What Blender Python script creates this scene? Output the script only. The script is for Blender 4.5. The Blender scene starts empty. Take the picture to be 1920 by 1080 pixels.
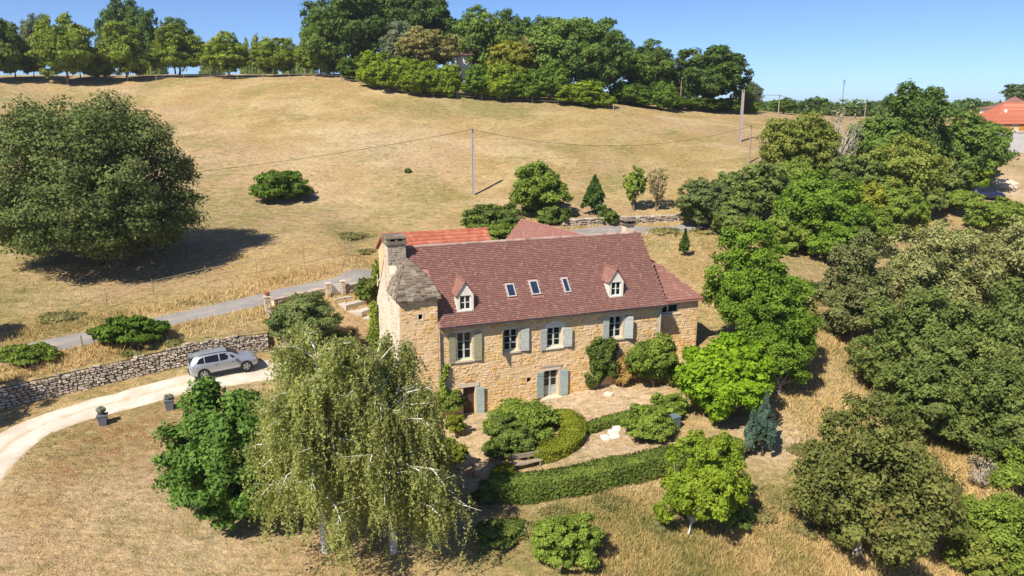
import bpy, math, random
import numpy as np
from mathutils import Vector

# ------------------------------------------------------------------ camera, sky, sun, exposure
sc = bpy.context.scene
COL = sc.collection
CAM_H = 19.4
PITCH = math.radians(13.7)
FPX = 1371.0                                   # focal length in pixels of a 1920 wide frame
cam_d = bpy.data.cameras.new('camera')
cam_d.sensor_width = 36.0
cam_d.lens = FPX / 1920.0 * 36.0
cam_d.clip_start = 0.5
cam_d.clip_end = 6000.0
cam = bpy.data.objects.new('camera', cam_d)
cam.location = (0, 0, CAM_H)
cam.rotation_euler = (math.pi / 2 - PITCH, 0, 0)
COL.objects.link(cam)
sc.camera = cam

SUN_EL = math.radians(48)
SUN_TRAVEL = Vector((0.60, 0.80, 0)).normalized()          # where the shadows point on the ground
world = bpy.data.worlds.new('World')
sc.world = world
world.use_nodes = True
wn = world.node_tree
wn.nodes.clear()
sky = wn.nodes.new('ShaderNodeTexSky')
sky.sky_type = 'NISHITA'
sky.sun_disc = False
sky.sun_elevation = SUN_EL
sky.sun_rotation = math.atan2(-SUN_TRAVEL.x, -SUN_TRAVEL.y)
sky.altitude = 200
sky.air_density = 0.6
sky.dust_density = 0.3
sky.ozone_density = 3.0
bg = wn.nodes.new('ShaderNodeBackground')
bg.inputs['Strength'].default_value = 0.096
wb = wn.nodes.new('ShaderNodeMix')            # white balance of the whole sky
wb.data_type = 'RGBA'; wb.blend_type = 'MULTIPLY'
wb.inputs[0].default_value = 1.0
wb.inputs[7].default_value = (0.73, 0.84, 1.0, 1)
wo = wn.nodes.new('ShaderNodeOutputWorld')
wn.links.new(sky.outputs[0], wb.inputs[6])
wn.links.new(wb.outputs[2], bg.inputs[0])
wn.links.new(bg.outputs[0], wo.inputs[0])
sun_d = bpy.data.lights.new('sun', 'SUN')
sun_d.energy = 4.9
sun_d.angle = math.radians(0.53)
sun_d.color = (1.0, 0.915, 0.78)
sun = bpy.data.objects.new('sun', sun_d)
ld = Vector((SUN_TRAVEL.x * math.cos(SUN_EL), SUN_TRAVEL.y * math.cos(SUN_EL), -math.sin(SUN_EL)))
sun.rotation_euler = ld.to_track_quat('-Z', 'Y').to_euler()
sun.location = (-60, -50, 90)
COL.objects.link(sun)
sc.view_settings.view_transform = 'Standard'
sc.view_settings.look = 'None'
sc.view_settings.exposure = 0.72
sc.view_settings.gamma = 1.0
sc.view_settings.use_curve_mapping = False
sc.render.engine = 'CYCLES'
cy = sc.cycles
cy.max_bounces = 6
cy.diffuse_bounces = 3
cy.glossy_bounces = 2
cy.transmission_bounces = 4
cy.transparent_max_bounces = 6
cy.caustics_reflective = False
cy.caustics_refractive = False

# ------------------------------------------------------------------ survey helpers: sight line -> place in the world
def ray(px, py):
    u = (px - 960) / FPX
    v = (540 - py) / FPX
    return np.array([u, math.cos(PITCH) + v * math.sin(PITCH), -math.sin(PITCH) + v * math.cos(PITCH)])

CAMP = np.array([0, 0, CAM_H])
def at_z(px, py, z):
    d = ray(px, py)
    return CAMP + d * ((z - CAM_H) / d[2])
def at_y(px, py, Y):
    d = ray(px, py)
    return CAMP + d * (Y / d[1])
def on_line(px, py, P, nrm):
    d = ray(px, py)
    return CAMP + d * (np.dot(P - CAMP, nrm) / np.dot(d, nrm))
def smooth(t):
    t = np.clip(t, 0, 1)
    return t * t * (3 - 2 * t)

def noise2(x, y, seed=0):
    """cheap smooth value noise (numpy)"""
    xi = np.floor(x).astype(np.int64); yi = np.floor(y).astype(np.int64)
    xf = x - xi; yf = y - yi
    def h(a, b):
        n = (a * 374761393 + b * 668265263 + seed * 982451653) & 0x7fffffff
        n = ((n ^ (n >> 13)) * 1274126177) & 0x7fffffff
        return ((n ^ (n >> 16)) & 0xffff) / 65535.0
    u = xf * xf * (3 - 2 * xf); v = yf * yf * (3 - 2 * yf)
    return (h(xi, yi) * (1 - u) + h(xi + 1, yi) * u) * (1 - v) + (h(xi, yi + 1) * (1 - u) + h(xi + 1, yi + 1) * u) * v
def fbm(x, y, seed=0, o=4):
    s = 0; a = 0.5
    for k in range(o):
        s = s + a * noise2(x * 2 ** k, y * 2 ** k, seed + k); a *= 0.5
    return s

# ------------------------------------------------------------------ terrain
def poly_dist(x, y, P):
    """signed distance to a polyline (left of travel positive) and arc parameter"""
    x = np.asarray(x, float); y = np.asarray(y, float)
    best = np.full(x.shape, 1e9); sgn = np.ones(x.shape); par = np.zeros(x.shape)
    L = 0
    for i in range(len(P) - 1):
        a = P[i][:2]; b = P[i + 1][:2]; e = b - a; l = np.linalg.norm(e)
        t = np.clip(((x - a[0]) * e[0] + (y - a[1]) * e[1]) / (l * l), 0, 1)
        dx = x - (a[0] + t * e[0]); dy = y - (a[1] + t * e[1])
        dd = np.hypot(dx, dy)
        s = np.sign(e[0] * dy - e[1] * dx); s = np.where(s == 0, 1, s)
        m = dd < best - 1e-9
        best = np.where(m, dd, best); sgn = np.where(m, s, sgn); par = np.where(m, L + t * l, par)
        L += l
    return best * sgn, par

# dry-stone wall beside the drive: foot line (with foot height) and height of the step it holds
_w = [(20, 762, 1.9), (133, 735, 2.1), (244, 709, 2.35), (330, 690, 2.55), (420, 671, 2.75), (505, 654, 2.9)]
WALL = [at_z(*p) for p in _w]
WALL = [WALL[0] + (WALL[0] - WALL[1]) * 3.0] + WALL
WALL[0][2] = 1.5
GARDEN = [WALL[-1], at_z(545, 668, 2.4), at_z(572, 690, 1.9), at_z(650, 683, 1.75), at_z(706, 680, 1.6)]
STEP_P = WALL + GARDEN[1:]
_sl = [0.0]
for _i in range(len(STEP_P) - 1):
    _sl.append(_sl[-1] + np.linalg.norm(STEP_P[_i + 1][:2] - STEP_P[_i][:2]))
STEP_L = np.array(_sl)
STEP_H = np.array([1.20, 1.12, 1.16, 1.22, 1.30, 1.28, 1.15, 1.0, 0.8, 0.55, 0.35])
def step(x, y):
    x = np.asarray(x, float); y = np.asarray(y, float)
    d, t = poly_dist(x, y, STEP_P)
    px_ = np.array([p[0] for p in STEP_P]); py_ = np.array([p[1] for p in STEP_P])
    sl = (py_[1] - py_[0]) / (px_[1] - px_[0])
    line = np.where(x < px_[0], py_[0] + (x - px_[0]) * sl, np.interp(x, px_, py_))
    d = np.where(y > line, np.abs(d), -np.abs(d))
    smooth_h = np.interp(x, [-60, -24, -19, -14, -9], [1.3, 1.4, 1.3, 0.8, 0.35])
    k = smooth((d - 0.8) / 3.0)
    hgt = np.interp(t, STEP_L, STEP_H) * (1 - k) + smooth_h * k
    end = STEP_P[-1]; e = STEP_P[-1] - STEP_P[-2]; e = e / np.linalg.norm(e[:2])
    past = (x - end[0]) * e[0] + (y - end[1]) * e[1]
    fade = 1 - smooth(past / 3.0)
    far = 1 - smooth((np.abs(d) - 10) / 30.0)
    return hgt * smooth((d - 0.12) / 0.45) * fade * far

CTRL = []
def cz(px, py, z): CTRL.append(at_z(px, py, z))
def cyy(px, py, Y): CTRL.append(at_y(px, py, Y))
def cw(x, y, z): CTRL.append(np.array([x, y, z], float))
# front of the house, garden, slope below
for p in [(907, 776, -0.35), (1000, 752, 0.05), (1060, 742, 0.1), (1150, 735, 0.15), (1240, 715, 0.7), (1080, 840, -0.35),
          (930, 840, -0.55), (960, 950, -1.1), (1200, 915, -0.9), (1300, 1000, -1.6), (1450, 1060, -2.2), (960, 1070, -1.9),
          (1400, 860, -0.4), (1260, 800, -0.1), (790, 790, -0.4), (800, 900, -0.8), (700, 1000, -0.9), (560, 1070, -0.4),
          (200, 900, 0.9), (400, 1010, 0.1), (60, 1000, 0.8), (200, 1070, 0.3), (330, 820, 1.4), (20, 840, 1.5), (200, 762, 1.95), (350, 718, 2.4),
          (440, 704, 2.6), (560, 715, 1.9), (640, 760, 0.8), (700, 700, 1.3), (720, 780, 0.1),
          (20, 764, 1.9), (244, 712, 2.35), (420, 674, 2.75), (500, 658, 2.88),
          (0, 668, 3.9), (130, 640, 4.15), (350, 591, 4.65), (500, 555, 5.0), (600, 536, 5.15), (700, 518, 5.4),
          (650, 620, 3.1), (690, 600, 3.2), (632, 560, 4.7), (1320, 660, 1.9), (1345, 600, 2.6), (1270, 480, 5.4),
          (1500, 500, 4.4), (1500, 640, 2.0), (1560, 680, 1.4), (1470, 770, 0.2), (1640, 600, 1.6), (1800, 850, -1.8), (1560, 1050, -2.6),
          (1900, 1000, -3.6), (1750, 500, 3.0), (1900, 600, 1.0), (1240, 428, 6.4), (1400, 440, 6.0)]:
    cz(*p)
# the hillside
for p in [(250, 520, 61.5), (40, 520, 60), (235, 482, 66), (100, 400, 82), (600, 400, 84), (600, 320, 99), (500, 250, 116), (300, 200, 135),
          (888, 365, 91), (1113, 405, 83), (900, 300, 102), (1200, 320, 100), (1000, 240, 121), (1300, 280, 110), (780, 200, 133), (60, 300, 104),
          (60, 190, 138), (5, 152, 150), (120, 156, 152), (235, 150, 158), (335, 142, 162), (433, 145, 161), (517, 143, 160), (620, 142, 158), (690, 158, 148),
          (900, 186, 138), (1140, 202, 134), (1300, 215, 140), (1430, 216, 150), (1390, 265, 116), (1550, 245, 138), (1405, 305, 104),
          (1700, 232, 170), (1840, 236, 170), (1890, 284, 138), (1855, 372, 104), (1780, 380, 100), (1900, 400, 98), (1600, 330, 105), (1700, 330, 112)]:
    cyy(*p)
for p in [(-90, 200, 26), (-30, 205, 25), (20, 200, 22.0), (-150, 160, 25), (-140, 100, 14), (-130, 55, 5.5), (-110, 20, 1.5), (-60, 0, 0), (0, 5, -4.5),
          (60, 10, -6.5), (120, 30, -6), (130, 90, 4), (140, 140, 14), (70, 230, 18), (160, 220, 16.8), (0, 280, 18), (-140, 280, 20), (140, 320, 16.5), (-140, 380, 16), (0, 400, 16), (140, 420, 16)]:
    cw(*p)
CP = np.array(CTRL)
def _U(r2):
    return np.where(r2 > 0, r2 * np.log(np.maximum(r2, 1e-12)) * 0.5, 0)
def _fit(P, v, lam):
    n = len(P)
    K = _U(((P[:, None, :] - P[None]) ** 2).sum(-1)) + lam * np.eye(n)
    M = np.zeros((n + 3, n + 3)); M[:n, :n] = K; M[:n, n] = 1; M[:n, n + 1:] = P; M[n, :n] = 1; M[n + 1:, :n] = P.T
    return np.linalg.solve(M, np.concatenate([v, np.zeros(3)]))
_P = CP[:, :2] / 50.0
_cf = _fit(_P, CP[:, 2] - step(CP[:, 0], CP[:, 1]), 0.004)
def base_h(x, y):
    x = np.asarray(x, float); y = np.asarray(y, float)
    sh = x.shape
    q = np.stack([np.clip(x, -170, 180).ravel(), np.clip(y, -15, 430).ravel()], -1) / 50.0
    out = np.empty(len(q))
    for i in range(0, len(q), 20000):
        qq = q[i:i + 20000]
        out[i:i + 20000] = _U(((qq[:, None, :] - _P[None]) ** 2).sum(-1)) @ _cf[:-3] + _cf[-3] + qq @ _cf[-2:]
    out = out.reshape(sh)
    r = np.hypot(x, y - 60)
    return out + (16.0 - out) * smooth((r - 330) / 150)
def ground(x, y):
    x = np.asarray(x, float); y = np.asarray(y, float)
    return base_h(x, y) + step(x, y) + 0.10 * (fbm(x / 2.3, y / 2.3, 5) - 0.5) * smooth((np.hypot(x, y) - 20) / 10)
def gz(x, y):
    return float(ground(np.array([x]), np.array([y]))[0])
def hit(px, py):
    """where the sight line through a pixel of the photograph meets the terrain"""
    d = ray(px, py); d = d / np.linalg.norm(d)
    t = np.concatenate([np.arange(20, 120, 0.2), np.arange(120, 420, 0.6)])
    p = CAMP + t[:, None] * d
    below = p[:, 2] < ground(p[:, 0], p[:, 1])
    i = int(np.argmax(below)) if below.any() else len(t) - 1
    a, b = t[max(i - 1, 0)], t[i]
    for _ in range(12):
        m = 0.5 * (a + b); q = CAMP + m * d
        if q[2] < gz(q[0], q[1]): b = m
        else: a = m
    q = CAMP + b * d
    return np.array([q[0], q[1], gz(q[0], q[1])])

# ------------------------------------------------------------------ mesh and naming helpers
def tag(o, label=None, cat=None, group=None, kind=None):
    if label: o['label'] = label
    if cat: o['category'] = cat; o['kind'] = 'thing'
    if group: o['group'] = group
    if kind: o['kind'] = kind
    return o
def empty(name, loc=(0, 0, 0), rz=0.0, parent=None):
    o = bpy.data.objects.new(name, None)
    o.empty_display_size = 0.3
    COL.objects.link(o)
    o.location = [float(v) for v in loc]
    o.rotation_euler = (0, 0, rz)
    if parent is not None: o.parent = parent
    return o
def link(name, me, parent=None, loc=None):
    o = bpy.data.objects.new(name, me)
    COL.objects.link(o)
    if parent is not None: o.parent = parent
    if loc is not None: o.location = [float(v) for v in loc]
    return o
def mesh(name, V, F, mats, var=None, smooth=False, attrs=None, midx=None):
    """V (n,3); F (m,k) array, or a list of index lists"""
    V = np.asarray(V, np.float32)
    me = bpy.data.meshes.new(name)
    if isinstance(F, np.ndarray):
        m, k = F.shape
        me.vertices.add(len(V)); me.vertices.foreach_set('co', V.ravel())
        me.loops.add(m * k); me.loops.foreach_set('vertex_index', F.astype(np.int32).ravel())
        me.polygons.add(m); me.polygons.foreach_set('loop_start', np.arange(0, m * k, k, dtype=np.int32))
        me.update(calc_edges=True)
    else:
        me.from_pydata([tuple(map(float, v)) for v in V], [], [tuple(map(int, f)) for f in F])
        me.update()
    if var is not None:
        a = me.attributes.new('var', 'FLOAT', 'FACE'); a.data.foreach_set('value', np.asarray(var, np.float32))
    for nme, val in (attrs or {}).items():
        a = me.attributes.new(nme, 'FLOAT', 'POINT'); a.data.foreach_set('value', np.asarray(val, np.float32))
    for mt in (mats if isinstance(mats, (list, tuple)) else [mats]):
        me.materials.append(mt)
    if midx is not None: me.polygons.foreach_set('material_index', np.asarray(midx, np.int32))
    if smooth: me.polygons.foreach_set('use_smooth', np.ones(len(me.polygons), bool))
    return me
class MB:
    def __init__(s): s.V = []; s.F = []; s.n = 0; s.var = []
    def add(s, V, F, var=0.0):
        V = np.asarray(V, float)
        s.V.append(V); s.F += [[i + s.n for i in f] for f in F]; s.var += [var] * len(F); s.n += len(V)
        return s
    def box(s, x0, x1, y0, y1, z0, z1, var=0.0, top=None):
        t = top or (0, 0)
        V = [(x0, y0, z0), (x1, y0, z0), (x1, y1, z0), (x0, y1, z0), (x0 + t[0], y0 + t[1], z1), (x1 - t[0], y0 + t[1], z1), (x1 - t[0], y1 - t[1], z1), (x0 + t[0], y1 - t[1], z1)]
        return s.add(V, [(3, 2, 1, 0), (4, 5, 6, 7), (0, 1, 5, 4), (1, 2, 6, 5), (2, 3, 7, 6), (3, 0, 4, 7)], var)
    def prism(s, pts, axis, a, b, var=0.0):
        """closed outline pts swept along axis 0/1 from a to b; outline in the other two coordinates"""
        n = len(pts)
        mk = (lambda p, t: (t, p[0], p[1])) if axis == 0 else (lambda p, t: (p[0], t, p[1]))
        V = [mk(p, a) for p in pts] + [mk(p, b) for p in pts]
        F = [tuple(range(n))[::-1], tuple(range(n, 2 * n))] + [(i, (i + 1) % n, n + (i + 1) % n, n + i) for i in range(n)]
        return s.add(V, F, var)
    def tube(s, P, R, k=7, var=0.0, cap=True):
        P = [np.asarray(p, float) for p in P]
        if np.isscalar(R): R = [R] * len(P)
        V = []; F = []
        for i, p in enumerate(P):
            t = P[min(i + 1, len(P) - 1)] - P[max(i - 1, 0)]; t = t / (np.linalg.norm(t) + 1e-9)
            u = np.cross(t, (0, 0, 1) if abs(t[2]) < 0.9 else (1, 0, 0)); u /= np.linalg.norm(u); v = np.cross(t, u)
            for j in range(k):
                a = 2 * math.pi * j / k
                V.append(p + R[i] * (math.cos(a) * u + math.sin(a) * v))
        for i in range(len(P) - 1):
            for j in range(k):
                F.append((i * k + j, i * k + (j + 1) % k, (i + 1) * k + (j + 1) % k, (i + 1) * k + j))
        if cap: F += [tuple(range(k)), tuple(range((len(P) - 1) * k, len(P) * k))[::-1]]
        return s.add(V, F, var)
    def lathe(s, prof, k=14, c=(0, 0, 0), axis='z', var=0.0):
        V = []; F = []
        for r, z in prof:
            for j in range(k):
                a = 2 * math.pi * j / k
                if axis == 'z': V.append((c[0] + r * math.cos(a), c[1] + r * math.sin(a), c[2] + z))
                else: V.append((c[0] + r * math.cos(a), c[1] + z, c[2] + r * math.sin(a)))
        n = len(prof)
        for i in range(n - 1):
            for j in range(k): F.append((i * k + j, i * k + (j + 1) % k, (i + 1) * k + (j + 1) % k, (i + 1) * k + j))
        F += [tuple(range(k))[::-1], tuple(range((n - 1) * k, n * k))]
        return s.add(V, F, var)
    def data(s, name, mat, smooth=False):
        return mesh(name, np.concatenate(s.V), s.F, mat, var=s.var, smooth=smooth)
    def build(s, name, mat, parent=None, loc=None, smooth=False):
        return link(name, s.data(name, mat, smooth), parent, loc)

# ------------------------------------------------------------------ materials
class NT:
    def __init__(s, name):
        s.m = bpy.data.materials.new(name); s.m.use_nodes = True; s.t = s.m.node_tree; s.t.nodes.clear()
        s.out = s.n('ShaderNodeOutputMaterial')
    def n(s, typ, **kw):
        x = s.t.nodes.new(typ)
        for k, v in kw.items(): setattr(x, k, v)
        return x
    def l(s, a, b): s.t.links.new(a, b)
    def val(s, inp, v):
        if isinstance(v, bpy.types.NodeSocket): s.l(v, inp)
        else: inp.default_value = v if not isinstance(v, tuple) or len(v) == 4 or inp.type == 'VECTOR' else (*v, 1.0)
    def mix(s, f, a, b, mode='MIX'):
        x = s.n('ShaderNodeMix', data_type='RGBA', blend_type=mode)
        s.val(x.inputs[0], f); s.val(x.inputs[6], a); s.val(x.inputs[7], b)
        return x.outputs[2]
    def math(s, op, a, b=0.0, c=0.0):
        x = s.n('ShaderNodeMath', operation=op)
        s.val(x.inputs[0], a); s.val(x.inputs[1], b); s.val(x.inputs[2], c)
        return x.outputs[0]
    def noise(s, scale, detail=3.0, rough=0.55, vec=None):
        x = s.n('ShaderNodeTexNoise'); x.inputs['Scale'].default_value = scale; x.inputs['Detail'].default_value = detail; x.inputs['Roughness'].default_value = rough
        if vec is not None: s.l(vec, x.inputs['Vector'])
        return x.outputs['Fac']
    def ramp(s, f, lo, hi):
        x = s.n('ShaderNodeMapRange'); s.val(x.inputs[0], f); x.inputs[1].default_value = lo; x.inputs[2].default_value = hi; x.interpolation_type = 'SMOOTHSTEP'
        return x.outputs[0]
    def attr(s, name):
        return s.n('ShaderNodeAttribute', attribute_name=name).outputs['Fac']
    def pos(s): return s.n('ShaderNodeNewGeometry').outputs['Position']
    def objc(s): return s.n('ShaderNodeTexCoord').outputs['Object']
    def rnd(s): return s.n('ShaderNodeObjectInfo').outputs['Random']
    def bump(s, h, dist, strength=1.0):
        b = s.n('ShaderNodeBump'); b.inputs['Strength'].default_value = strength; b.inputs['Distance'].default_value = dist; s.l(h, b.inputs['Height'])
        return b.outputs[0]
    def bsdf(s, col, rough=0.8, spec=0.3, metal=0.0, normal=None, **kw):
        b = s.n('ShaderNodeBsdfPrincipled')
        s.val(b.inputs['Base Color'], col); s.val(b.inputs['Roughness'], rough); b.inputs['Specular IOR Level'].default_value = spec; b.inputs['Metallic'].default_value = metal
        if normal is not None: s.l(normal, b.inputs['Normal'])
        return b.outputs[0]
    def done(s, sh): s.l(sh, s.out.inputs[0]); return s.m

def m_plain(name, col, rough=0.7, spec=0.3, metal=0.0, dirt=0.25, scale=3.0, bump=0.0):
    t = NT(name); p = t.objc()
    n1 = t.noise(scale, 5, 0.6, p); n2 = t.noise(scale * 9, 3, 0.6, p)
    c = t.mix(t.math('MULTIPLY', t.ramp(n1, 0.4, 0.75), dirt * 2), (*col, 1), tuple(v * 0.55 for v in col) + (1,))
    c = t.mix(t.math('MULTIPLY', n2, dirt), c, tuple(min(1, v * 1.35) for v in col) + (1,))
    nr = t.bump(n2, bump) if bump else None
    return t.done(t.bsdf(c, rough, spec, metal, nr))
def m_pieces(name, cols, rough=0.9, bump=0.012, nscale=9.0, stain=None, zmix=None):
    """stones, tiles, slabs: each piece its own tone out of a list, grain and blotches on top"""
    t = NT(name); p = t.objc(); w = t.pos()
    v = t.math('FRACT', t.math('ADD', t.attr('var'), t.rnd()))
    r = t.n('ShaderNodeValToRGB'); r.color_ramp.interpolation = 'LINEAR'
    e = r.color_ramp.elements
    while len(e) < len(cols): e.new(0.5)
    for i, c in enumerate(cols):
        e[i].position = i / (len(cols) - 1); e[i].color = (*c, 1)
    t.l(v, r.inputs[0]); c = r.outputs[0]
    g = t.noise(nscale, 5, 0.65, w); b = t.noise(0.7, 3, 0.6, w)
    if zmix:
        col, z0, z1, amt = zmix
        sx = t.n('ShaderNodeSeparateXYZ'); t.l(w, sx.inputs[0])
        f = t.math('MULTIPLY', t.ramp(t.math('ADD', sx.outputs[2], t.math('MULTIPLY', b, 2.5)), z0 + 1.2, z1 + 1.2), amt)
        c = t.mix(f, c, (*col, 1))
    if stain:
        col, lo, hi, amt = stain
        c = t.mix(t.math('MULTIPLY', t.ramp(b, lo, hi), amt), c, (*col, 1))
    c = t.mix(t.ramp(g, 0.35, 0.8), c, (0.5, 0.5, 0.5, 1), 'SOFT_LIGHT')
    c = t.mix(t.math('MULTIPLY', t.ramp(g, 0.58, 0.8), 0.15), c, (0.62, 0.55, 0.45, 1))
    return t.done(t.bsdf(c, rough, 0.2, 0, t.bump(g, bump)))
def m_leaf(name, a, b, trans=0.35, rough=0.55, dry=None, dry_amt=0.0, spec=0.35):
    t = NT(name); v = t.attr('var'); w = t.pos()
    c = t.mix(t.ramp(v, 0.05, 0.95), (*a, 1), (*b, 1))
    c = t.mix(t.math('MULTIPLY', t.ramp(t.noise(0.9, 2, 0.5, w), 0.35, 0.7), 0.45), c, tuple(min(1, x * 1.5) for x in b) + (1,))
    if dry:
        c = t.mix(t.math('MULTIPLY', t.ramp(t.noise(0.55, 3, 0.6, w), 0.56, 0.72), dry_amt), c, (*dry, 1))
    hs = t.n('ShaderNodeHueSaturation'); t.l(c, hs.inputs['Color'])
    hs.inputs['Hue'].default_value = 0.5
    t.l(t.math('MULTIPLY_ADD', t.rnd(), 0.24, 0.88), hs.inputs['Value'])
    c = hs.outputs[0]
    d = t.bsdf(c, 0.68, spec * 0.4)
    tr = t.n('ShaderNodeBsdfTranslucent'); t.l(t.mix(0.5, c, (0.30, 0.42, 0.02, 1), 'OVERLAY'), tr.inputs[0])
    m = t.n('ShaderNodeMixShader'); m.inputs[0].default_value = trans; t.l(d, m.inputs[1]); t.l(tr.outputs[0], m.inputs[2])
    return t.done(m.outputs[0])
def m_bark(name, a, b, scale=4.0):
    t = NT(name); p = t.pos()
    n = t.noise(scale, 5, 0.7, p)
    return t.done(t.bsdf(t.mix(t.ramp(n, 0.42, 0.62), (*a, 1), (*b, 1)), 0.9, 0.2, 0, t.bump(n, 0.02)))
def m_glass(name, col=(0.012, 0.015, 0.02)):
    t = NT(name)
    return t.done(t.bsdf((*col, 1), 0.06, 0.5))

def m_ground():
    t = NT('dry_grass_ground'); p = t.pos()
    sc_ = t.n('ShaderNodeVectorMath', operation='MULTIPLY'); t.l(p, sc_.inputs[0]); sc_.inputs[1].default_value = (1, 1, 0.35)
    q = sc_.outputs[0]
    big = t.noise(0.035, 4, 0.6, q); mid = t.noise(0.16, 5, 0.62, q); sm = t.noise(1.1, 5, 0.65, q); fi = t.noise(7, 4, 0.7, q)
    st_ = t.n('ShaderNodeVectorMath', operation='MULTIPLY'); t.l(p, st_.inputs[0]); st_.inputs[1].default_value = (0.55, 1.0, 0.3)
    da = t.noise(1.6, 4, 0.7, st_.outputs[0]); db = t.noise(3.7, 3, 0.65, st_.outputs[0])
    c = t.mix(t.ramp(mid, 0.38, 0.62), (0.335, 0.232, 0.103, 1), (0.410, 0.306, 0.150, 1))
    c = t.mix(t.math('MULTIPLY', t.ramp(big, 0.46, 0.58), 0.75), c, (0.380, 0.262, 0.160, 1))
    gm = t.math('ADD', t.math('MULTIPLY', t.noise(0.075, 5, 0.65, q), 0.7), t.math('MULTIPLY', da, 0.3))
    gr = t.math('ADD', t.attr('green'), t.math('MULTIPLY', t.ramp(gm, 0.47, 0.60), 0.78))
    gr = t.math('MULTIPLY', gr, t.ramp(t.math('ADD', t.math('MULTIPLY', da, 0.6), t.math('MULTIPLY', fi, 0.4)), 0.30, 0.60))
    c = t.mix(t.math('MINIMUM', gr, 0.85), c, (0.19, 0.18, 0.062, 1))
    ble = t.ramp(t.noise(0.11, 4, 0.6, st_.outputs[0]), 0.54, 0.66)
    c = t.mix(t.math('MULTIPLY', ble, 0.45), c, (0.50, 0.39, 0.235, 1))
    c = t.mix(t.math('MULTIPLY', t.attr('bare'), t.ramp(sm, 0.25, 0.55)), c, (0.52, 0.395, 0.265, 1))
    c = t.mix(t.math('MULTIPLY', t.attr('rust'), t.ramp(sm, 0.32, 0.58)), c, (0.27, 0.155, 0.075, 1))
    lv = t.n('ShaderNodeMapRange'); t.l(t.math('ADD', t.math('MULTIPLY', fi, 0.45), t.math('MULTIPLY', db, 0.55)), lv.inputs[0])
    lv.inputs[1].default_value = 0.33; lv.inputs[2].default_value = 0.67; lv.inputs[3].default_value = 0.50; lv.inputs[4].default_value = 1.38
    cb_ = t.n('ShaderNodeCombineXYZ')
    for k_ in range(3): t.l(lv.outputs[0], cb_.inputs[k_])
    vm = t.n('ShaderNodeVectorMath', operation='MULTIPLY'); t.l(c, vm.inputs[0]); t.l(cb_.outputs[0], vm.inputs[1]); c = vm.outputs[0]
    c = t.mix(t.math('MULTIPLY', t.ramp(da, 0.55, 0.68), 0.65), c, (0.19, 0.140, 0.062, 1))
    h = t.math('ADD', t.math('MULTIPLY', fi, 0.5), sm)
    return t.done(t.bsdf(c, 0.95, 0.1, 0, t.bump(h, 0.22, 0.9)))

M = {}
M['ground'] = m_ground()
M['mortar'] = m_plain('lime_mortar', (0.67, 0.485, 0.29), 0.95, 0.1, 0, 0.3, 1.3, 0.02)
M['render'] = m_plain('pale_lime_render', (0.62, 0.54, 0.43), 0.95, 0.1, 0, 0.3, 1.0, 0.02)
M['stone'] = m_pieces('honey_stone', [(0.56, 0.33, 0.105), (0.62, 0.44, 0.22), (0.60, 0.38, 0.14), (0.66, 0.51, 0.32), (0.58, 0.345, 0.10), (0.64, 0.47, 0.26), (0.46, 0.29, 0.12)],
                      stain=((0.72, 0.575, 0.42), 0.46, 0.62, 0.55), zmix=((0.56, 0.33, 0.09), 2.2, -0.2, 0.6))
M['gablestone'] = m_pieces('weathered_gable_stone', [(0.52, 0.44, 0.33), (0.47, 0.38, 0.27), (0.57, 0.49, 0.38), (0.43, 0.36, 0.28)], stain=((0.62, 0.56, 0.46), 0.45, 0.6, 0.8))
M['drystone'] = m_pieces('dry_wall_stone', [(0.47, 0.39, 0.31), (0.34, 0.28, 0.22), (0.55, 0.47, 0.38), (0.41, 0.33, 0.25), (0.28, 0.23, 0.185), (0.60, 0.53, 0.44)], bump=0.02)
M['earth'] = m_plain('dark_earth_joint', (0.10, 0.075, 0.05), 0.95, 0.1, 0, 0.3, 2.0, 0.02)
M['ashlar'] = m_plain('dressed_limestone', (0.58, 0.49, 0.37), 0.9, 0.2, 0, 0.22, 3.0, 0.008)
M['whitestone'] = m_plain('whitewashed_stone', (0.70, 0.66, 0.58), 0.9, 0.2, 0, 0.18, 3.0, 0.006)
M['rooftile'] = m_pieces('brown_plain_tile', [(0.205, 0.098, 0.080), (0.235, 0.112, 0.090), (0.215, 0.108, 0.090), (0.265, 0.136, 0.110), (0.190, 0.092, 0.078), (0.310, 0.180, 0.148), (0.225, 0.104, 0.084), (0.21, 0.10, 0.084)],
                         nscale=14, bump=0.004, stain=((0.27, 0.135, 0.115), 0.48, 0.66, 0.45))
M['ridge'] = m_pieces('mortared_ridge_tile', [(0.30, 0.17, 0.14), (0.40, 0.30, 0.25), (0.26, 0.13, 0.11), (0.46, 0.38, 0.31)], nscale=20, bump=0.01)
M['rooftile2'] = m_pieces('brown_wing_tile', [(0.26, 0.12, 0.10), (0.30, 0.145, 0.12), (0.24, 0.11, 0.092), (0.34, 0.175, 0.145)], nscale=14, bump=0.004)
M['orangetile'] = m_pieces('orange_tile', [(0.36, 0.110, 0.066), (0.42, 0.145, 0.088), (0.32, 0.095, 0.058), (0.45, 0.185, 0.120)], nscale=6, bump=0.004)
M['lauze'] = m_pieces('grey_stone_slab', [(0.15, 0.118, 0.088), (0.20, 0.16, 0.12), (0.12, 0.097, 0.077), (0.27, 0.225, 0.175), (0.175, 0.135, 0.095)], bump=0.03, stain=((0.33, 0.29, 0.23), 0.5, 0.62, 0.5))
M['chimney'] = m_pieces('chimney_stone', [(0.30, 0.25, 0.19), (0.36, 0.31, 0.24), (0.26, 0.215, 0.165), (0.40, 0.34, 0.27)], bump=0.015)
M['zinc'] = m_plain('zinc_gutter', (0.13, 0.14, 0.155), 0.5, 0.4, 0.6, 0.2, 2.0)
M['zincpale'] = m_plain('pale_zinc', (0.5, 0.49, 0.46), 0.5, 0.4, 0.3, 0.2, 2.0)
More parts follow.
